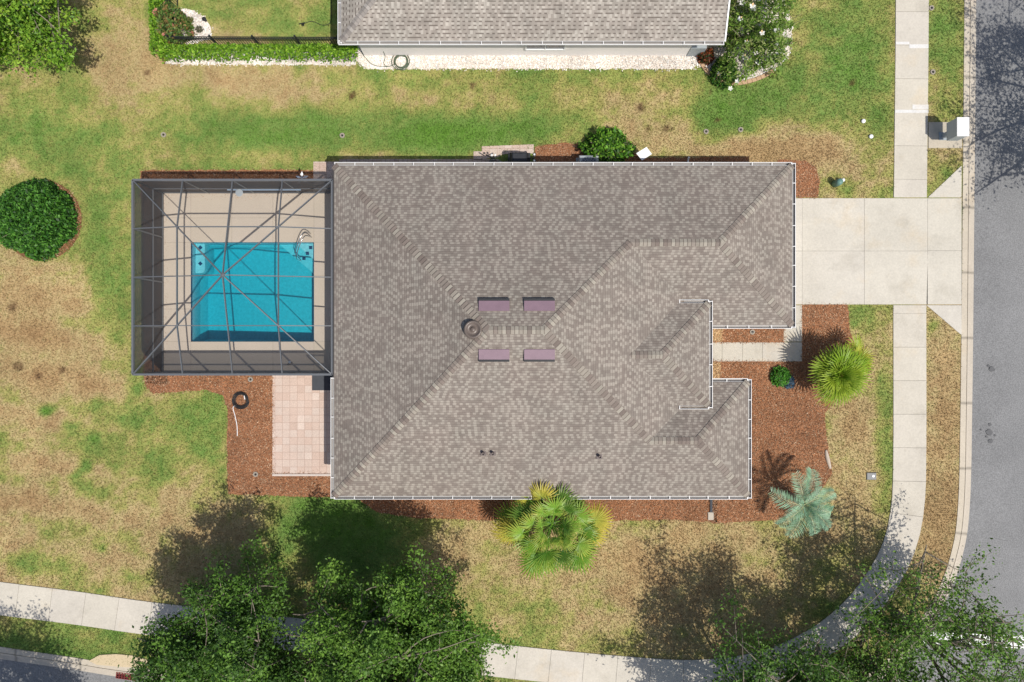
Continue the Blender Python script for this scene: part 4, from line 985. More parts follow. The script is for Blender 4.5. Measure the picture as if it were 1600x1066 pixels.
tree('oak across the street at the right, casting its shade on the asphalt', (1730, 205), (1712, 195), 5.6, 5.8, 2.4, 8.6, 52, pal=OAK, limbs=12, subs=9, n_each=34, sig=.32)
tree('small oak on the verge outside the lower left corner', (125, 1170), (112, 1142), 3.5, 3.0, 4.0, 9.0, 61, pal=OAK, limbs=11, subs=9, n_each=44, sig=.26)

def shrub(name, label, cat, c, rx, ry, h, n, leaf, pal, seed, z0=0.08, aspect=0.5, lump=0.2, flowers=None, group=None, sq=2.0, inner=True):
    rng = np.random.default_rng(seed); b = Vector((*P2(c), 0)); t = thing(name, b, label, cat, group)
    th = rng.uniform(0, 2 * np.pi, n); z = rng.uniform(-0.15, 1, n); rad = np.sqrt(np.maximum(0, 1 - np.abs(z) ** sq)); k = 1 - np.abs(rng.normal(0, .16, n)); k *= 1 + lump * (noise2(np.cos(th) * 3 + 9, np.sin(th) * 3 + z * 3 + 9, seed) - .6)
    P = np.stack([b.x + rx * rad * k * np.cos(th), b.y + ry * rad * k * np.sin(th), z0 + (h - z0) * np.maximum(z, -.05) * k], -1)
    V, F, Cl = leaf_cards(P, 1, 0.03, leaf, pal, rng, upbias=.5, aspect=aspect); mesh_obj('foliage', V, F, M['leaf'], t, Cl)
    w_ = MB(); rr = random.Random(seed)
    for i in range(9):
        a = rr.uniform(0, 6.28); e_ = b + Vector((rx * .75 * math.cos(a), ry * .75 * math.sin(a), h * rr.uniform(.55, .85))); w_.tube([b + Vector((.05 * math.cos(a), .05 * math.sin(a), -.03)), b.lerp(e_, .5) + Vector((0, 0, .1)), e_], [.03, .02, .008], 5)
    w_.build('stem', M['bark'], t)
    if flowers:
        nf, fs, fc = flowers; idx = rng.choice(n, nf, replace=False)
        for q in P[idx]:
            mb = MB()
            q = Vector(q); q = b + (q - b) * 1.04; r_ = fs * rr.uniform(.7, 1.2)
            for m in range(5):
                a = 2 * math.pi * m / 5 + q.x; d = Vector((math.cos(a), math.sin(a), .25)); s = Vector((-math.sin(a), math.cos(a), 0)); mb.add([q, q + d * r_ * .6 + s * r_ * .35, q + d * r_, q + d * r_ * .6 - s * r_ * .35], [(0, 1, 2, 3)], fc[m % len(fc)] if rr.random() < .2 else fc[0])
            mb.build('flower', M['flower'], t)
    return t
DARKB = [C(64, 116, 40), C(84, 140, 50), C(106, 164, 62), C(46, 86, 32)]
shrub('round_bush', 'big round dark green clipped bush at the left edge of the lawn', 'bush', (63, 344), 1.72, 1.76, 1.5, 17000, .15, DARKB, 3, sq=2.5, lump=.2)
shrub('leafy_bush', 'bright green leafy bush beside the air conditioner behind the house', 'bush', (947, 236), 1.15, .95, 1.5, 2600, .17, [C(96, 152, 42), C(120, 176, 54), C(74, 124, 36), C(150, 196, 70), C(54, 92, 30)], 5, lump=.5)
shrub('boxwood_bush', 'small round dark green bush in the curved stone bed', 'bush', (1129, 116), .68, .68, .95, 2600, .09, [C(58, 112, 34), C(78, 136, 42), C(44, 90, 28), C(112, 142, 56)], 8, lump=.2)
shrub('flowering_shrub', 'large loose shrub with white blossoms at the corner of the neighbouring house', 'shrub', (1166, 72), 2.1, 1.75, 3.6, 8200, .19, [C(110, 148, 54), C(132, 168, 66), C(92, 126, 46), C(152, 182, 84), C(176, 186, 116)], 9, z0=.5, aspect=.28, lump=1.1, flowers=(26, .13, [(0.85, .84, .8), (.8, .55, .3)]))
shrub('red_leaf_plant', 'small dark red leaved plant under the neighbouring eave corner', 'plant', (1101, 90), .38, .38, .6, 500, .16, [C(120, 56, 40), C(150, 84, 44), C(70, 60, 36), C(60, 84, 40)], 10, aspect=.35)
shrub('flowering_bush', 'loose green bush with salmon pink blossoms behind the black fence', 'bush', (279, 50), .74, .9, 1.7, 2600, .15, [C(96, 132, 60), C(116, 146, 70), C(138, 146, 76), C(82, 114, 52), C(156, 130, 80)], 14, lump=.5, flowers=(18, .09, [(.50, .2, .14), (.7, .4, .25)]))
shrub('mulch_plant', 'low bright green plant in the mulch between path and wing', 'plant', (1218, 588), .46, .46, .5, 900, .12, [C(84, 150, 48), C(110, 178, 62), C(62, 118, 38)], 15)
shrub('blue_plant', 'small blue grey plant touching the low green plant in the mulch', 'plant', (1231, 597), .26, .3, .35, 420, .11, [C(92, 124, 150), C(70, 104, 128), C(120, 146, 160)], 16, aspect=.3)
for i, (x, y, r_, pal, lb) in enumerate(((299, 33, .14, [C(130, 136, 70), C(104, 116, 60)], 'tiny yellow green tuft in the white stone bed, nearest the top'), (296, 45, .2, [C(122, 138, 62), C(90, 112, 50)], 'widest low tuft in the middle of the white stone bed'), (313, 48, .13, [C(118, 116, 92), C(96, 100, 76)], 'tiny grey green tuft at the right in the white stone bed'))):
    shrub('tuft_plant', lb, 'plant', (x, y), r_, r_, .25, 160, .08, pal, 30 + i, group='tufts in the white stone bed')

def hedge(label, boxes, pal, seed):
    rng = np.random.default_rng(seed); b0 = boxes[0]; b = Vector((*P2(((b0[0] + b0[2]) / 2, (b0[1] + b0[3]) / 2)), 0)); t = thing('hedge', b, label, 'hedge'); PT = []
    for (x0, y0, x1, y1, h) in boxes:
        a = P2((x0, y1)); c = P2((x1, y0)); area = (c[0] - a[0]) * (c[1] - a[1]); n = int(area * 1150)
        x = rng.uniform(a[0], c[0], n); y = rng.uniform(a[1], c[1], n); ed = np.minimum(np.minimum(x - a[0], c[0] - x), np.minimum(y - a[1], c[1] - y)); ed = np.clip(ed / .16, 0, 1)
        z = (h * (.88 + .24 * fbm(x * 2, y * 2, seed, 2)) * (.45 + .55 * np.sqrt(ed))) * (1 - np.abs(rng.normal(0, .13, n))); lowz = rng.uniform(0, 1, n) < .2; z[lowz] *= rng.uniform(.2, 1, lowz.sum())
        PT.append(np.stack([x, y, z], -1))
    V, F, Cl = leaf_cards(np.concatenate(PT), 1, .03, .11, pal, rng, upbias=.4, aspect=.55); mesh_obj('foliage', V, F, M['leaf'], t, Cl)
    w_ = MB(); rr = random.Random(seed)
    for (x0, y0, x1, y1, h) in boxes:
        for i in range(14):
            p = P2((rr.uniform(x0 + 3, x1 - 3), rr.uniform(y0 + 3, y1 - 3))); w_.tube([(p[0], p[1], -.02), (p[0] + rr.uniform(-.15, .15), p[1] + rr.uniform(-.15, .15), h * .8)], [.02, .008], 5)
    w_.build('stem', M['bark'], t); return t
HG = [C(104, 152, 34), C(124, 174, 44), C(146, 192, 56), C(82, 126, 30), C(168, 206, 70)]
hedge('clipped bright green hedge turning the corner outside the black fence', [(258, 78, 562, 99.5, .85), (244, -30, 270, 90, .85)], HG, 71)

# ------------------------------------------------------------------ palms
def frond_mesh_fan(seed, L, petiole, palg, paly, yellow, segs=26, spread=2.35, droop=.35, wmul=1.0):
    rr = random.Random(seed); V = []; F = []; Cl = []
    def q(vs, cs):
        b = len(V); V.extend(vs); Cl.extend(cs); return b
    # petiole
    pw = .018; b = q([Vector((0, -pw, 0)), Vector((0, pw, 0)), Vector((petiole, pw, .02)), Vector((petiole, -pw, .02))], [palg] * 4); F.append((b, b + 3, b + 2, b + 1))
    h = Vector((petiole, 0, .02))
    for i in range(segs):
        a = -spread + 2 * spread * (i + .5) / segs + rr.uniform(-.02, .02); l = L * (1 - .28 * (abs(a) / spread) ** 2) * rr.uniform(.9, 1.08); d = Vector((math.cos(a), math.sin(a), 0)); s = Vector((-math.sin(a), math.cos(a), 0)); hw = l * .52 * math.tan(spread / segs) * .98 * wmul
        ys = min(1, max(0, yellow * 1.6 * rr.uniform(.3, 1.3))); mix = lambda k: tuple(palg[m] * (1 - k) + paly[m] * k for m in range(3))
        dr = droop * rr.uniform(.7, 1.3); lift = .10 * L * (.5 if i % 2 else -.1)
        pts = [(.03, .006), (.52, hw), (.8, hw * .62), (1.0, .004)]; vv = []; cv = []
        for k, (t_, w_) in enumerate(pts):
            c = h + d * l * t_ * (1 - .12 * t_ * dr) + Vector((0, 0, .18 * l * t_ - dr * l * t_ ** 2.2)); fold = .35 * w_
            vv += [c - s * w_ + Vector((0, 0, -fold)), c + Vector((0, 0, fold * .6)), c + s * w_ + Vector((0, 0, -fold))]; kk = ys * (t_ ** 1.5) + (yellow > .8) * .5; cv += [mix(min(1, kk))] * 3
        b = q(vv, cv)
        for k in range(3):
            F.append((b + 3 * k, b + 3 * k + 1, b + 3 * k + 4, b + 3 * k + 3)); F.append((b + 3 * k + 1, b + 3 * k + 2, b + 3 * k + 5, b + 3 * k + 4))
    return V, F, Cl
def frond_mesh_feather(seed, L, pal, pairs=24):
    rr = random.Random(seed); V = []; F = []; Cl = []
    def spine(t): return Vector((L * t * (1 - .12 * t * t), .06 * L * math.sin(seed) * t * t, .36 * L * t - .62 * L * t ** 2.3))
    for i in range(14):
        a = spine(i / 14); b_ = spine((i + 1) / 14); w0 = .022 * (1 - i / 15); b = len(V); V += [a + Vector((0, -w0, 0)), a + Vector((0, w0, 0)), b_ + Vector((0, w0 * .9, 0)), b_ + Vector((0, -w0 * .9, 0))]; Cl += [pal[2]] * 4; F.append((b, b + 3, b + 2, b + 1))
    for i in range(pairs):
        t = .14 + .86 * i / (pairs - 1); p = spine(t); tg = (spine(min(1, t + .02)) - spine(t - .02)).normalized(); up = Vector((0, 0, 1)); sd = tg.cross(up).normalized(); l = L * .33 * (math.sin(math.pi * (.12 + .80 * t)) ** .7) * rr.uniform(.85, 1.1)
        for s in (-1, 1):
            d = (tg * .62 + sd * s * .85 + up * rr.uniform(.1, .35)).normalized(); n = d.cross(up).normalized(); w_ = .021; c = pal[rr.randrange(2)]; k = rr.uniform(.85, 1.2); c = tuple(x * k for x in c)
            b = len(V); V += [p - n * .006, p + n * .006, p + d * l * .5 + n * w_, p + d * l + Vector((0, 0, -.10 * l)), p + d * l * .5 - n * w_]; Cl += [c] * 5; F.append((b, b + 1, b + 2, b + 3, b + 4))
    return V, F, Cl
def palm(name, label, base, zc, top, meshes, n, els, seed, trunk_r=.14, scale=(.85, 1.1), lean=0.0, crown_shift=(0, 0)):
    rr = random.Random(seed); b = Vector((*P2(base), 0)); t = thing(name, b, label, 'palm'); w_ = MB(); ctr = Vector((crown_shift[0], crown_shift[1], zc))
    w_.tube(smooth_line([(b.x, b.y, -.05), (b.x + ctr.x * .4, b.y + ctr.y * .4, zc * .5), (b.x + ctr.x, b.y + ctr.y, zc)], 4), [trunk_r * 1.25] + [trunk_r] * 8, 10); w_.build('trunk', M['bark'], t, True)
    protos = []
    for V, F, Cl in meshes:
        o = mesh_obj('frond', [tuple(v) for v in V], F, M['frond'], None, np.array(Cl)); protos.append(o)
    used = set()
    for i in range(n):
        f = i / (n - 1); az = i * 2.39996 + rr.uniform(-.25, .25); el = els[0] + (els[1] - els[0]) * f + rr.uniform(-.12, .12); k = rr.randrange(len(protos)) if len(protos) < 4 or f > .62 else rr.randrange(0, len(protos) - 1)
        if len(protos) > 4 and f > .5 and i % 5 == 2: k = len(protos) - 1
        pr = protos[k]
        if k in used: o = pr.copy(); col.objects.link(o)
        else: o = pr; used.add(k)
        o.parent = t; o.location = ctr + Vector((rr.uniform(-.05, .05), rr.uniform(-.05, .05), rr.uniform(-.15, .15))); o.rotation_euler = (rr.uniform(-.45, .45), -el, az); s = rr.uniform(*scale) * (.55 + .5 * min(1, 1.6 * f) ** .8); o.scale = (s, s, s)
    for k, pr in enumerate(protos):
        if k not in used: bpy.data.objects.remove(pr)
    return t
gA = C(108, 168, 50); gB = C(142, 190, 70); gC = C(84, 136, 46); yA = C(216, 200, 84); yB_ = C(206, 196, 92)
palm('fan_palm', 'large green fan palm with yellowing leaves leaning over the south gutter', (857, 800), 2.1, 3.2,
     [frond_mesh_fan(1, .86, 1.5, gA, yA, .3, droop=.45, wmul=.95), frond_mesh_fan(2, .84, 1.6, gB, yA, .5, droop=.6, wmul=.95), frond_mesh_fan(5, .8, 1.2, gB, yB_, .3, droop=.3, wmul=.95), frond_mesh_fan(3, .84, 1.35, gC, yB_, .2, droop=.4, wmul=.95), frond_mesh_fan(4, .9, 1.75, gB, yA, 1.0, droop=.5)], 52, (1.1, -.1), 5, trunk_r=.17, crown_shift=(.02, .02))
yg = C(168, 196, 52); yg2 = C(136, 176, 44); yg3 = C(196, 212, 82)
palm('clump_palm', 'bright yellow green fan palm beside the pavement in front of the house', (1284, 583), 1.55, 2.6,
     [frond_mesh_fan(11, .85, .5, yg, yg3, .5, segs=24, wmul=.75, droop=.35), frond_mesh_fan(12, .8, .55, yg2, yg3, .6, segs=24, wmul=.75, droop=.25), frond_mesh_fan(13, .8, .6, yg2, yg, .5, segs=22, wmul=.75, droop=.4)], 46, (1.45, -.05), 8, trunk_r=.14, scale=(.8, 1.12), crown_shift=(.02, 0))
sv = [C(176, 216, 180), C(200, 234, 204), C(222, 226, 176)]
palm('feather_palm', 'silvery blue green feather palm at the corner of the mulch bed', (1233, 774), 1.6, 2.4, [frond_mesh_feather(21, 1.75, sv), frond_mesh_feather(22, 1.65, sv), frond_mesh_feather(23, 1.85, [C(164, 204, 166), C(186, 222, 188), C(214, 220, 172)])], 14, (1.1, .0), 14, trunk_r=.16, scale=(.8, 1.05))

palm('clump_palm', 'small yellow green palm offshoot between the bright palm and the sidewalk', (1318, 560), .9, 1.6, [frond_mesh_fan(17, .6, .45, yg, yg3, .7, segs=18, wmul=.75, droop=.35), frond_mesh_fan(18, .55, .4, yg3, yA, .6, segs=18, wmul=.75, droop=.3)], 14, (1.3, .05), 19, trunk_r=.08)
# ------------------------------------------------------------------ fence
def fence(label, p, q, h, seed):
    a = Vector((*P2(p), 0)); b = Vector((*P2(q), 0)); t = thing('fence', a, label, 'fence', 'black picket fence runs'); L = (b - a).length; d = (b - a).normalized(); n = max(1, round(L / 1.85)); mb = MB()
    for z in (.12, h - .2, h - .05): mb.beam(a + Vector((0, 0, z)), b + Vector((0, 0, z)), .035, .035)
    k = int(L / .115)
    for i in range(k): c = a + d * (i + .5) * L / k; mb.beam(c + Vector((0, 0, .05)), c + Vector((0, 0, h)), .018, .018)
    mb.build('picket_panel', M['black'], t)
    for i in range(n + 1): c = a + d * L * i / n; m = MB(); m.box(c.x, c.y, 0, h + .08, .06, .06); m.box(c.x, c.y, h + .08, h + .1, .075, .075); m.build('post', M['black'], t)
fence('black metal picket fence behind the long side of the bright hedge', (282, 75), (538, 76), 1.2, 1)
fence('black metal picket fence running up behind the pink flowered bush', (279, 72), (279, -40), 1.2, 2)

# ------------------------------------------------------------------ small things
def small(name, label, cat, mb, mat, group=None, smooth=False): return tag(mb.build(name, mat, None, smooth), label, cat, group)
# cluster mailbox on the pad
mx = 664 / K; mx2 = 681 / K; mya = 333 / K; myb = 306 / K; t = thing('mailbox', ((mx + mx2) / 2, (mya + myb) / 2, .03), 'grey and white cluster mailbox on its concrete pad by the street', 'mailbox')
mb = MB(); mb.box((mx + mx2) / 2, (mya + myb) / 2, .68, 1.42, mx2 - mx, mya - myb, bev=.012); mb.build('cabinet', M['grey'], t)
mb = MB(); mb.box((mx + mx2) / 2, (mya + myb) / 2, 1.42, 1.455, mx2 - mx + .04, mya - myb + .04, bev=.01); mb.build('lid', M['white'], t)
mb = MB(); mb.box((mx + mx2) / 2, (mya + myb) / 2, .06, .68, .16, .2); mb.box((mx + mx2) / 2, (mya + myb) / 2, .03, .06, .36, .36); mb.build('pedestal', M['grey'], t)
mb = MB()
for i in range(2):
    for j in range(5): mb.box(mx2 + .002, myb + (mya - myb) * (.27 + .46 * i), .74 + .13 * j, .85 + .13 * j, .02, .33)
mb.build('box_door', M['mid_grey'], t)
# air conditioner
t = thing('air_conditioner', (*P2((917, 265)), 0), 'grey air conditioning unit by the eave, next to the leafy bush', 'air conditioner'); c = P2((917, 264.5))
mb = MB(); mb.box(c[0], c[1], 0, .08, 1.0, 1.0); mb.box(c[0], c[1], .08, .85, .86, .82, bev=.03); mb.build('casing', M['grey'], t)
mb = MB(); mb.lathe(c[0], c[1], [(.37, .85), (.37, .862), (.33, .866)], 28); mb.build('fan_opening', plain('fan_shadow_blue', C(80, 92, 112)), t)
mb = MB()
for i in range(16): a = math.pi * 2 * i / 16; mb.beam((c[0] + .08 * math.cos(a), c[1] + .08 * math.sin(a), .885), (c[0] + .37 * math.cos(a), c[1] + .37 * math.sin(a), .875), .012, .01)
for r_ in (.14, .24, .34): mb.tube([(c[0] + r_ * math.cos(a), c[1] + r_ * math.sin(a), .888) for a in np.linspace(0, 6.2832, 28)], .007, 5)
mb.build('grille', M['grey'], t)
# barbecue
t = thing('barbecue_grill', (*P2((811, 257)), 0), 'barbecue grill under a black cover on the pavers behind the house', 'grill'); c = P2((811, 257))
mb = MB(); mb.box(c[0], c[1], .25, .82, 1.0, .62, bev=.03); mb.box(c[0], c[1] + .02, .82, 1.16, .86, .56, taper=.72, bev=.04); mb.build('cover', M['blackcloth'], t)
mb = MB(); mb.beam((c[0] - .08, c[1] + .22, 1.0), (c[0] + .12, c[1] + .22, 1.0), .05, .07); mb.build('handle', M['grey'], t)
mb = MB()
for s in (-1, 1): 
    for u in (-1, 1): mb.box(c[0] + s * .42, c[1] + u * .24, .03, .27, .05, .05)
mb.build('leg', M['black'], t)
for s in (-1, 1): m = MB(); m.tube([(c[0] + s * .44, c[1] + .27, .11), (c[0] + s * .5, c[1] + .27, .11)], .1, 14); m.build('wheel', M['rubber'], t)
# plant stand and lamp near the grill
t = thing('garden_stand', (*P2((771, 260)), 0), 'black metal garden stand with grey dishes left of the covered grill', 'stand'); c = P2((771, 260)); mb = MB()
for k in range(3): a = 2.1 * k; mb.tube([(c[0] + .2 * math.cos(a), c[1] + .2 * math.sin(a), .03), (c[0], c[1], .5), (c[0] + .05 * math.cos(a), c[1] + .05 * math.sin(a), .95)], .018, 6)
for z, r_ in ((.35, .2), (.75, .16)): mb.tube([(c[0] + r_ * math.cos(a), c[1] + r_ * math.sin(a), z) for a in np.linspace(0, 6.2832, 20)], .012, 5)
mb.tube([(c[0] - .32, c[1] + .28, .95), (c[0], c[1] + .1, .98), (c[0] + .34, c[1] + .26, .95)], .03, 6); mb.build('frame', M['black'], t)
for (ox, oy, z, r_) in ((.28, -.02, .5, .16), (.62, -.05, .35, .2), (-.05, .0, .7, .12)):
    m = MB(); m.lathe(c[0] + ox, c[1] + oy, [(.02, z - .06), (r_ * .7, z - .05), (r_, z), (r_ * .9, z), (r_ * .6, z - .03), (.02, z - .035)], 18); m.tube([(c[0] + ox, c[1] + oy, .03), (c[0] + ox, c[1] + oy, z - .06)], .015, 6); m.build('dish', M['mid_grey'], t)
for s in (-.05, .1): m = MB(); m.lathe(c[0] + s, c[1] + .24, [(.02, .95), (.05, .98), (.05, 1.03), (.01, 1.06)], 10); m.build('globe', M['lens'], t)
t = thing('garden_lamp', (*P2((833, 254)), 0), 'slim black garden lamp with two white globes right of the grill', 'lamp'); c = P2((833, 256)); mb = MB(); mb.tube([(c[0], c[1], 0), (c[0], c[1], 1.0)], .02, 8); mb.tube([(c[0] - .4, c[1] + .02, .85), (c[0], c[1], .95), (c[0], c[1] + .16, 1.0), (c[0], c[1] - .16, 1.0)], .02, 6)
for s in (-.14, .14): mb.lathe(c[0] + .02, c[1] + s, [(.07, .96), (.08, 1.03), (.02, 1.05)], 12)
mb.build('stem', M['black'], t)
for s in (-.14, .14): m = MB(); m.lathe(c[0] + .02, c[1] + s, [(.03, 1.05), (.045, 1.08), (.01, 1.11)], 10); m.build('globe', M['lens'], t)
# white board on a post
t = thing('board', (*P2((1000, 251)), 0), 'white tilted rectangular board on a short post behind the house', 'board'); q = [G(994, 240, .95), G(1010, 230, .95), G(1018.5, 241, .95), G(1003, 251, .95)]
mb = MB(); mb.add([p + Vector((0, 0, .03)) for p in q] + q, [(0, 1, 2, 3), (7, 6, 5, 4), (0, 4, 5, 1), (1, 5, 6, 2), (2, 6, 7, 3), (3, 7, 4, 0)]); mb.build('panel', M['lens'], t)
cc_ = sum(q, Vector()) / 4; mb = MB(); mb.tube([(cc_.x, cc_.y, 0), (cc_.x, cc_.y, .95)], .03, 8); mb.build('post', M['mid_grey'], t)
a = G(1076.5, 246, .3); mb = MB(); mb.tube([(a.x, a.y, .3), (a.x, a.y - .1, .12), (a.x + .05, yT - .38, .12), (a.x + .05, yT - .38, 1.0)], .04, 8); small('drain_pipe', 'thin white pipe sticking out from the rear wall over the dark mulch', 'pipe', mb, M['lens'])
# white spinner over the cage's north wall
t = thing('garden_spinner', (*P2((488, 291)), 0), 'white garden wind spinner on a pole just outside the cage', 'wind spinner'); c = Vector((*P2((488, 291)), 0)); mb = MB(); mb.tube([c, c + Vector((0, 0, 1.55))], .015, 6); mb.build('pole', M['lens'], t)
for k in range(5):
    a = 2 * math.pi * k / 5 + .3; d = Vector((math.cos(a), math.sin(a), 0)); s = Vector((-math.sin(a), math.cos(a), 0)); m = MB(); p = c + Vector((0, 0, 1.55)); m.add([p, p + d * .16 + s * .06 + Vector((0, 0, .04)), p + d * .3, p + d * .16 - s * .05 + Vector((0, 0, -.02))], [(0, 1, 2, 3)]); m.build('vane', M['lens'], t)
# hoses
def coil(mb, c, r, turns, rr_, seed, z=.05):
    q = random.Random(seed); pts = []
    for k in range(turns * 22):
        a = k * 2 * math.pi / 22; r2 = r * (1 + .13 * math.sin(a * .37 + seed) + q.uniform(-.012, .012)) * (.82 + .3 * ((k * 7) % (turns * 22)) / (turns * 22) * .5 + .12 * math.sin(k * .05)); pts.append((c[0] + r2 * math.cos(a) + .02 * math.sin(k * .11), c[1] + r2 * math.sin(a), z + .025 * abs(math.sin(k * .031 + a)) + .004 * (k // 22)))
    mb.tube(pts, rr_, 6, cap=True)
t = thing('hose_coil', (*P2((377, 625)), 0), 'coil of black irrigation hose lying on the mulch beside the patio', 'hose'); c = P2((377, 625)); mb = MB(); coil(mb, c, .36, 7, .016, 3); mb.build('hose', M['rubber'], t, True)
mb = MB(); mb.tube([(*P2(p), z) for p, z in (((383, 618), .12), ((384, 624), .1))], .02, 6); mb.tube(smooth_line([(*P2(p), .05) for p in ((374, 634), (365, 636), (368, 650), (371, 665), (371.5, 681))], 5), .017, 6); mb.build('white_tail', M['lens'], t)
t = thing('hose_coil', (*P2((627, 97)), 0), 'coil of dull green garden hose on the white stones by the neighbouring wall', 'hose'); c = P2((627, 97)); mb = MB(); coil(mb, c, .36, 6, .018, 5); mb.tube(smooth_line([(*P2(p), .06) for p in ((616, 102), (606, 105), (600, 100), (602, 92), (602, 87))], 6), .014, 6); mb.tube([(*P2((602, 87.6)), .06), (*P2((602, 87.6)), .5)], .014, 6); mb.tube(smooth_line([(*P2(p), .05) for p in ((606, 105), (590, 104), (580, 100), (572, 92), (566, 84))], 6), .014, 6); mb.build('hose', M['hose_green'], t, True)
mb = MB(); c = P2((905, 0)); mb.tube(smooth_line([(*P2(p), .03) for p in ((474, 38), (488, 34), (505, 40), (517, 34), (518, 8), (518, -10))], 6), .014, 6); small('garden_hose', 'thin dark hose lying across the lawn behind the black fence', 'hose', mb, M['rubber'], smooth=True)
mb = MB(); c = P2((473, 39)); mb.lathe(c[0], c[1], [(.08, 0), (.05, .05), (.02, .14)], 8); mb.beam((c[0] - .14, c[1], .1), (c[0] + .14, c[1] + .05, .1), .03, .03); small('lawn_sprinkler', 'small dark sprinkler at the end of the thin hose', 'sprinkler', mb, M['black'])
# sprinkler rings and caps
GS = 'sprinkler rings set in the ground'
for x, y, lb in ((256, 211, 'concrete sprinkler ring in the lawn above the cage\'s left half'), (535, 212, 'concrete sprinkler ring in the green lawn between the two houses'), (1103, 206, 'sprinkler ring in the lawn behind the garage, left of another'), (1157, 203, 'sprinkler ring in the lawn behind the garage, right of another'),
                 (400, 741, 'sprinkler ring in the mulch left of the patio\'s lower corner'), (392, 593, 'sprinkler ring in the mulch right above the black hose coil'), (1175, 519, 'sprinkler ring in the small mulch bed by the entry path'), (1455, 13, 'sprinkler ring on the verge at the top of the photo'), (1457, 113, 'sprinkler ring on the verge above the mailbox')):
    z = .0 if (x, y) in ((256, 211), (535, 212), (1103, 206), (1157, 203), (1455, 13), (1457, 113)) else .02
    t = thing('sprinkler_head', (*P2((x, y)), z), lb, 'sprinkler', GS); c = P2((x, y)); mb = MB(); mb.lathe(c[0], c[1], [(.12, z), (.115, z + .05), (.06, z + .05), (.055, z + .02)], 16); mb.build('ring', plain('ring_concrete', C(176, 166, 152), rough=.9), t); m = MB(); m.lathe(c[0], c[1], [(.05, z), (.045, z + .04), (.01, z + .045)], 10); m.build('nozzle', M['black'], t)
for x, y, lb in ((1348, 190, 'white pipe cap in a bare spot of the lawn by the sidewalk, the upper one'), (1360, 214, 'white pipe cap in green grass near the sidewalk, the lower one')):
    mb = MB(); c = P2((x, y)); mb.lathe(c[0], c[1], [(.07, 0), (.095, .02), (.095, .09), (.06, .11), (.02, .115)], 16); small('pipe_cap', lb, 'pipe cap', mb, M['lens'], 'white pipe caps', True)
t = thing('utility_pedestal', (*P2((1306, 286)), 0), 'green utility pedestal with white cap beside the driveway', 'utility box'); c = P2((1304, 288)); mb = MB(); mb.lathe(c[0], c[1], [(.16, 0), (.15, .5), (.12, .58), (.03, .6)], 16); mb.build('body', M['green_plastic'], t, True); c = P2((1312, 284)); mb = MB(); mb.lathe(c[0], c[1], [(.08, 0), (.08, .35), (.05, .38), (.01, .385)], 14); mb.build('cap', M['lens'], t, True)
t = thing('meter_lid', (*P2((1361, 744)), 0), 'grey water meter lid with a white button in the front lawn', 'meter lid'); c = P2((1361, 744)); mb = MB(); mb.box(c[0], c[1], 0, .06, .44, .33, bev=.02); mb.build('lid', M['mid_grey'], t); c = P2((1363.5, 743.5)); mb = MB(); mb.lathe(c[0], c[1], [(.06, .06), (.06, .075), (.02, .08)], 12); mb.build('button', M['lens'], t)
mb = MB(); c = P2((1293, 716)); mb.tube(smooth_line([(*P2(p), .03) for p in ((1290, 703), (1291.5, 712), (1294, 722), (1297, 732))], 4), [.05 + .05 * math.sin(i / 12 * 3.14) for i in range(13)], 7); small('driftwood', 'pale weathered root at the edge of the front mulch bed', 'root', mb, plain('pale_wood', C(214, 198, 180), rough=.9), smooth=True)
# downspout shadow line, built as a dark bar, and splash block on the south side
mb = MB(); a = P2((1110.5, 766)); b = P2((1110.5, 800)); mb.beam((a[0], a[1], .07), (b[0], b[1], .06), .1, .08); small('downspout_shadow', 'dark bar standing for the downspout shadow line on the south mulch', 'pipe', mb, M['patch'])
mb = MB(); c = P2((1110, 806)); mb.box(c[0], c[1], .02, .08, .26, .36, bev=.015); small('splash_block', 'pale concrete splash block below the dark downspout shadow bar', 'splash block', mb, plain('splash_concrete', C(206, 196, 180), rough=.9))
# deck post light
t = thing('deck_fitting', (*P2((452, 567)), .05), 'small white topped rod on the deck near the cage door', 'fitting'); c = P2((455, 566)); mb = MB(); mb.tube([(c[0] - .15, c[1] - .12, .055), (c[0], c[1], .16)], .025, 6); mb.build('rod', M['mid_grey'], t); mb = MB(); mb.lathe(c[0], c[1], [(.02, .15), (.06, .18), (.05, .23), (.01, .25)], 12); mb.build('cap', M['lens'], t)
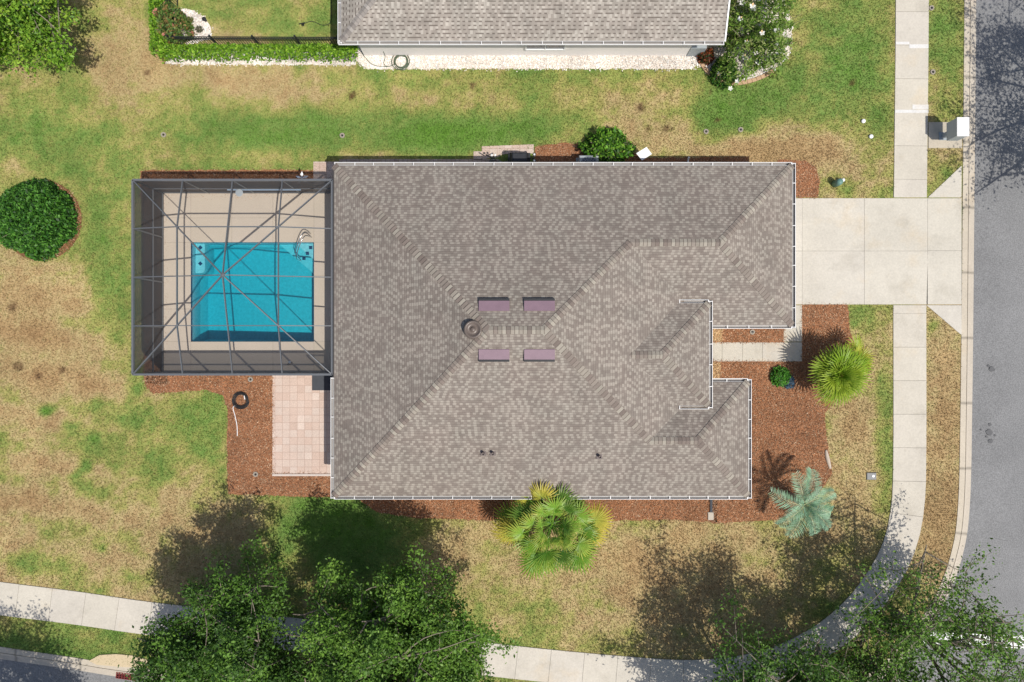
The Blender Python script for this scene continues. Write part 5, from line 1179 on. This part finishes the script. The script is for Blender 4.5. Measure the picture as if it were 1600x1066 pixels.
# storm drain
t = thing('storm_drain', (*P2((190, 1040)), 0), 'storm drain with a rusty red grate and tan apron in the lower left kerb', 'drain'); q = densify([P2(p) for p in ((140, 1032), (156, 1023), (182, 1021.5), (210, 1024), (235, 1032), (226, 1043), (185, 1041), (152, 1038))], .2); V, F = fill_poly(q, .05); n = len(V); mesh_obj('apron', V + [(v[0], v[1], -.1) for v in V], F + [(i, n + i, n + (i + 1) % n, (i + 1) % n) for i in range(n)], plain('tan_concrete', C(224, 204, 168), rough=.9, var=.08), t)
a = Vector((*P2((182, 1048)), -.06)); u = Vector((1, -.13, 0)).normalized(); v = Vector((-.13, -1, 0)).normalized(); mb = MB(); gw = 1.15; gh = .36
for k in range(10): mb.beam(a + u * gw * k / 9, a + u * gw * k / 9 + v * gh, .035, .05)
for k in range(5): mb.beam(a + v * gh * k / 4 - u * .02, a + v * gh * k / 4 + u * (gw + .02), .03, .055)
mb.build('grate', M['red_grate'], t); mesh_obj('pit', [a - Vector((0, 0, .02)), a + u * gw - Vector((0, 0, .02)), a + u * gw + v * gh - Vector((0, 0, .02)), a + v * gh - Vector((0, 0, .02))], [(0, 3, 2, 1)], M['black'], t)
# border of clay edging bricks round the stone bed
mb = MB()
ln = resample([np.array(P2(p)) for p in [tuple(q) for q in smooth_line([(1093, 86), (1096, 100), (1104, 112), (1120, 124), (1140, 131), (1165, 129), (1190, 121), (1210, 110)], 8)]], .22)
for i in range(len(ln) - 1):
    d = ln[i + 1] - ln[i]; c = (ln[i] + ln[i + 1]) / 2; k = R.uniform(.9, 1.1); mb.box(c[0], c[1], 0, .09, .21, .17, rot=math.atan2(d[1], d[0]), c=tuple(x * k for x in C(222, 186, 150)), bev=.012)
tag(mb.build('brick_border', M['concrete']), 'curved tan brick border round the bed of the white blossom shrub', 'edging')
mb = MB(); c = P2((322, 33)); mb.lathe(c[0], c[1], [(.06, 0), (.06, .2), (.1, .22), (.02, .3)], 10); small('path_light', 'small dark path light at the rim of the white stone bed', 'lamp', mb, M['black'])
mb = MB(); c = P2((430, 739));
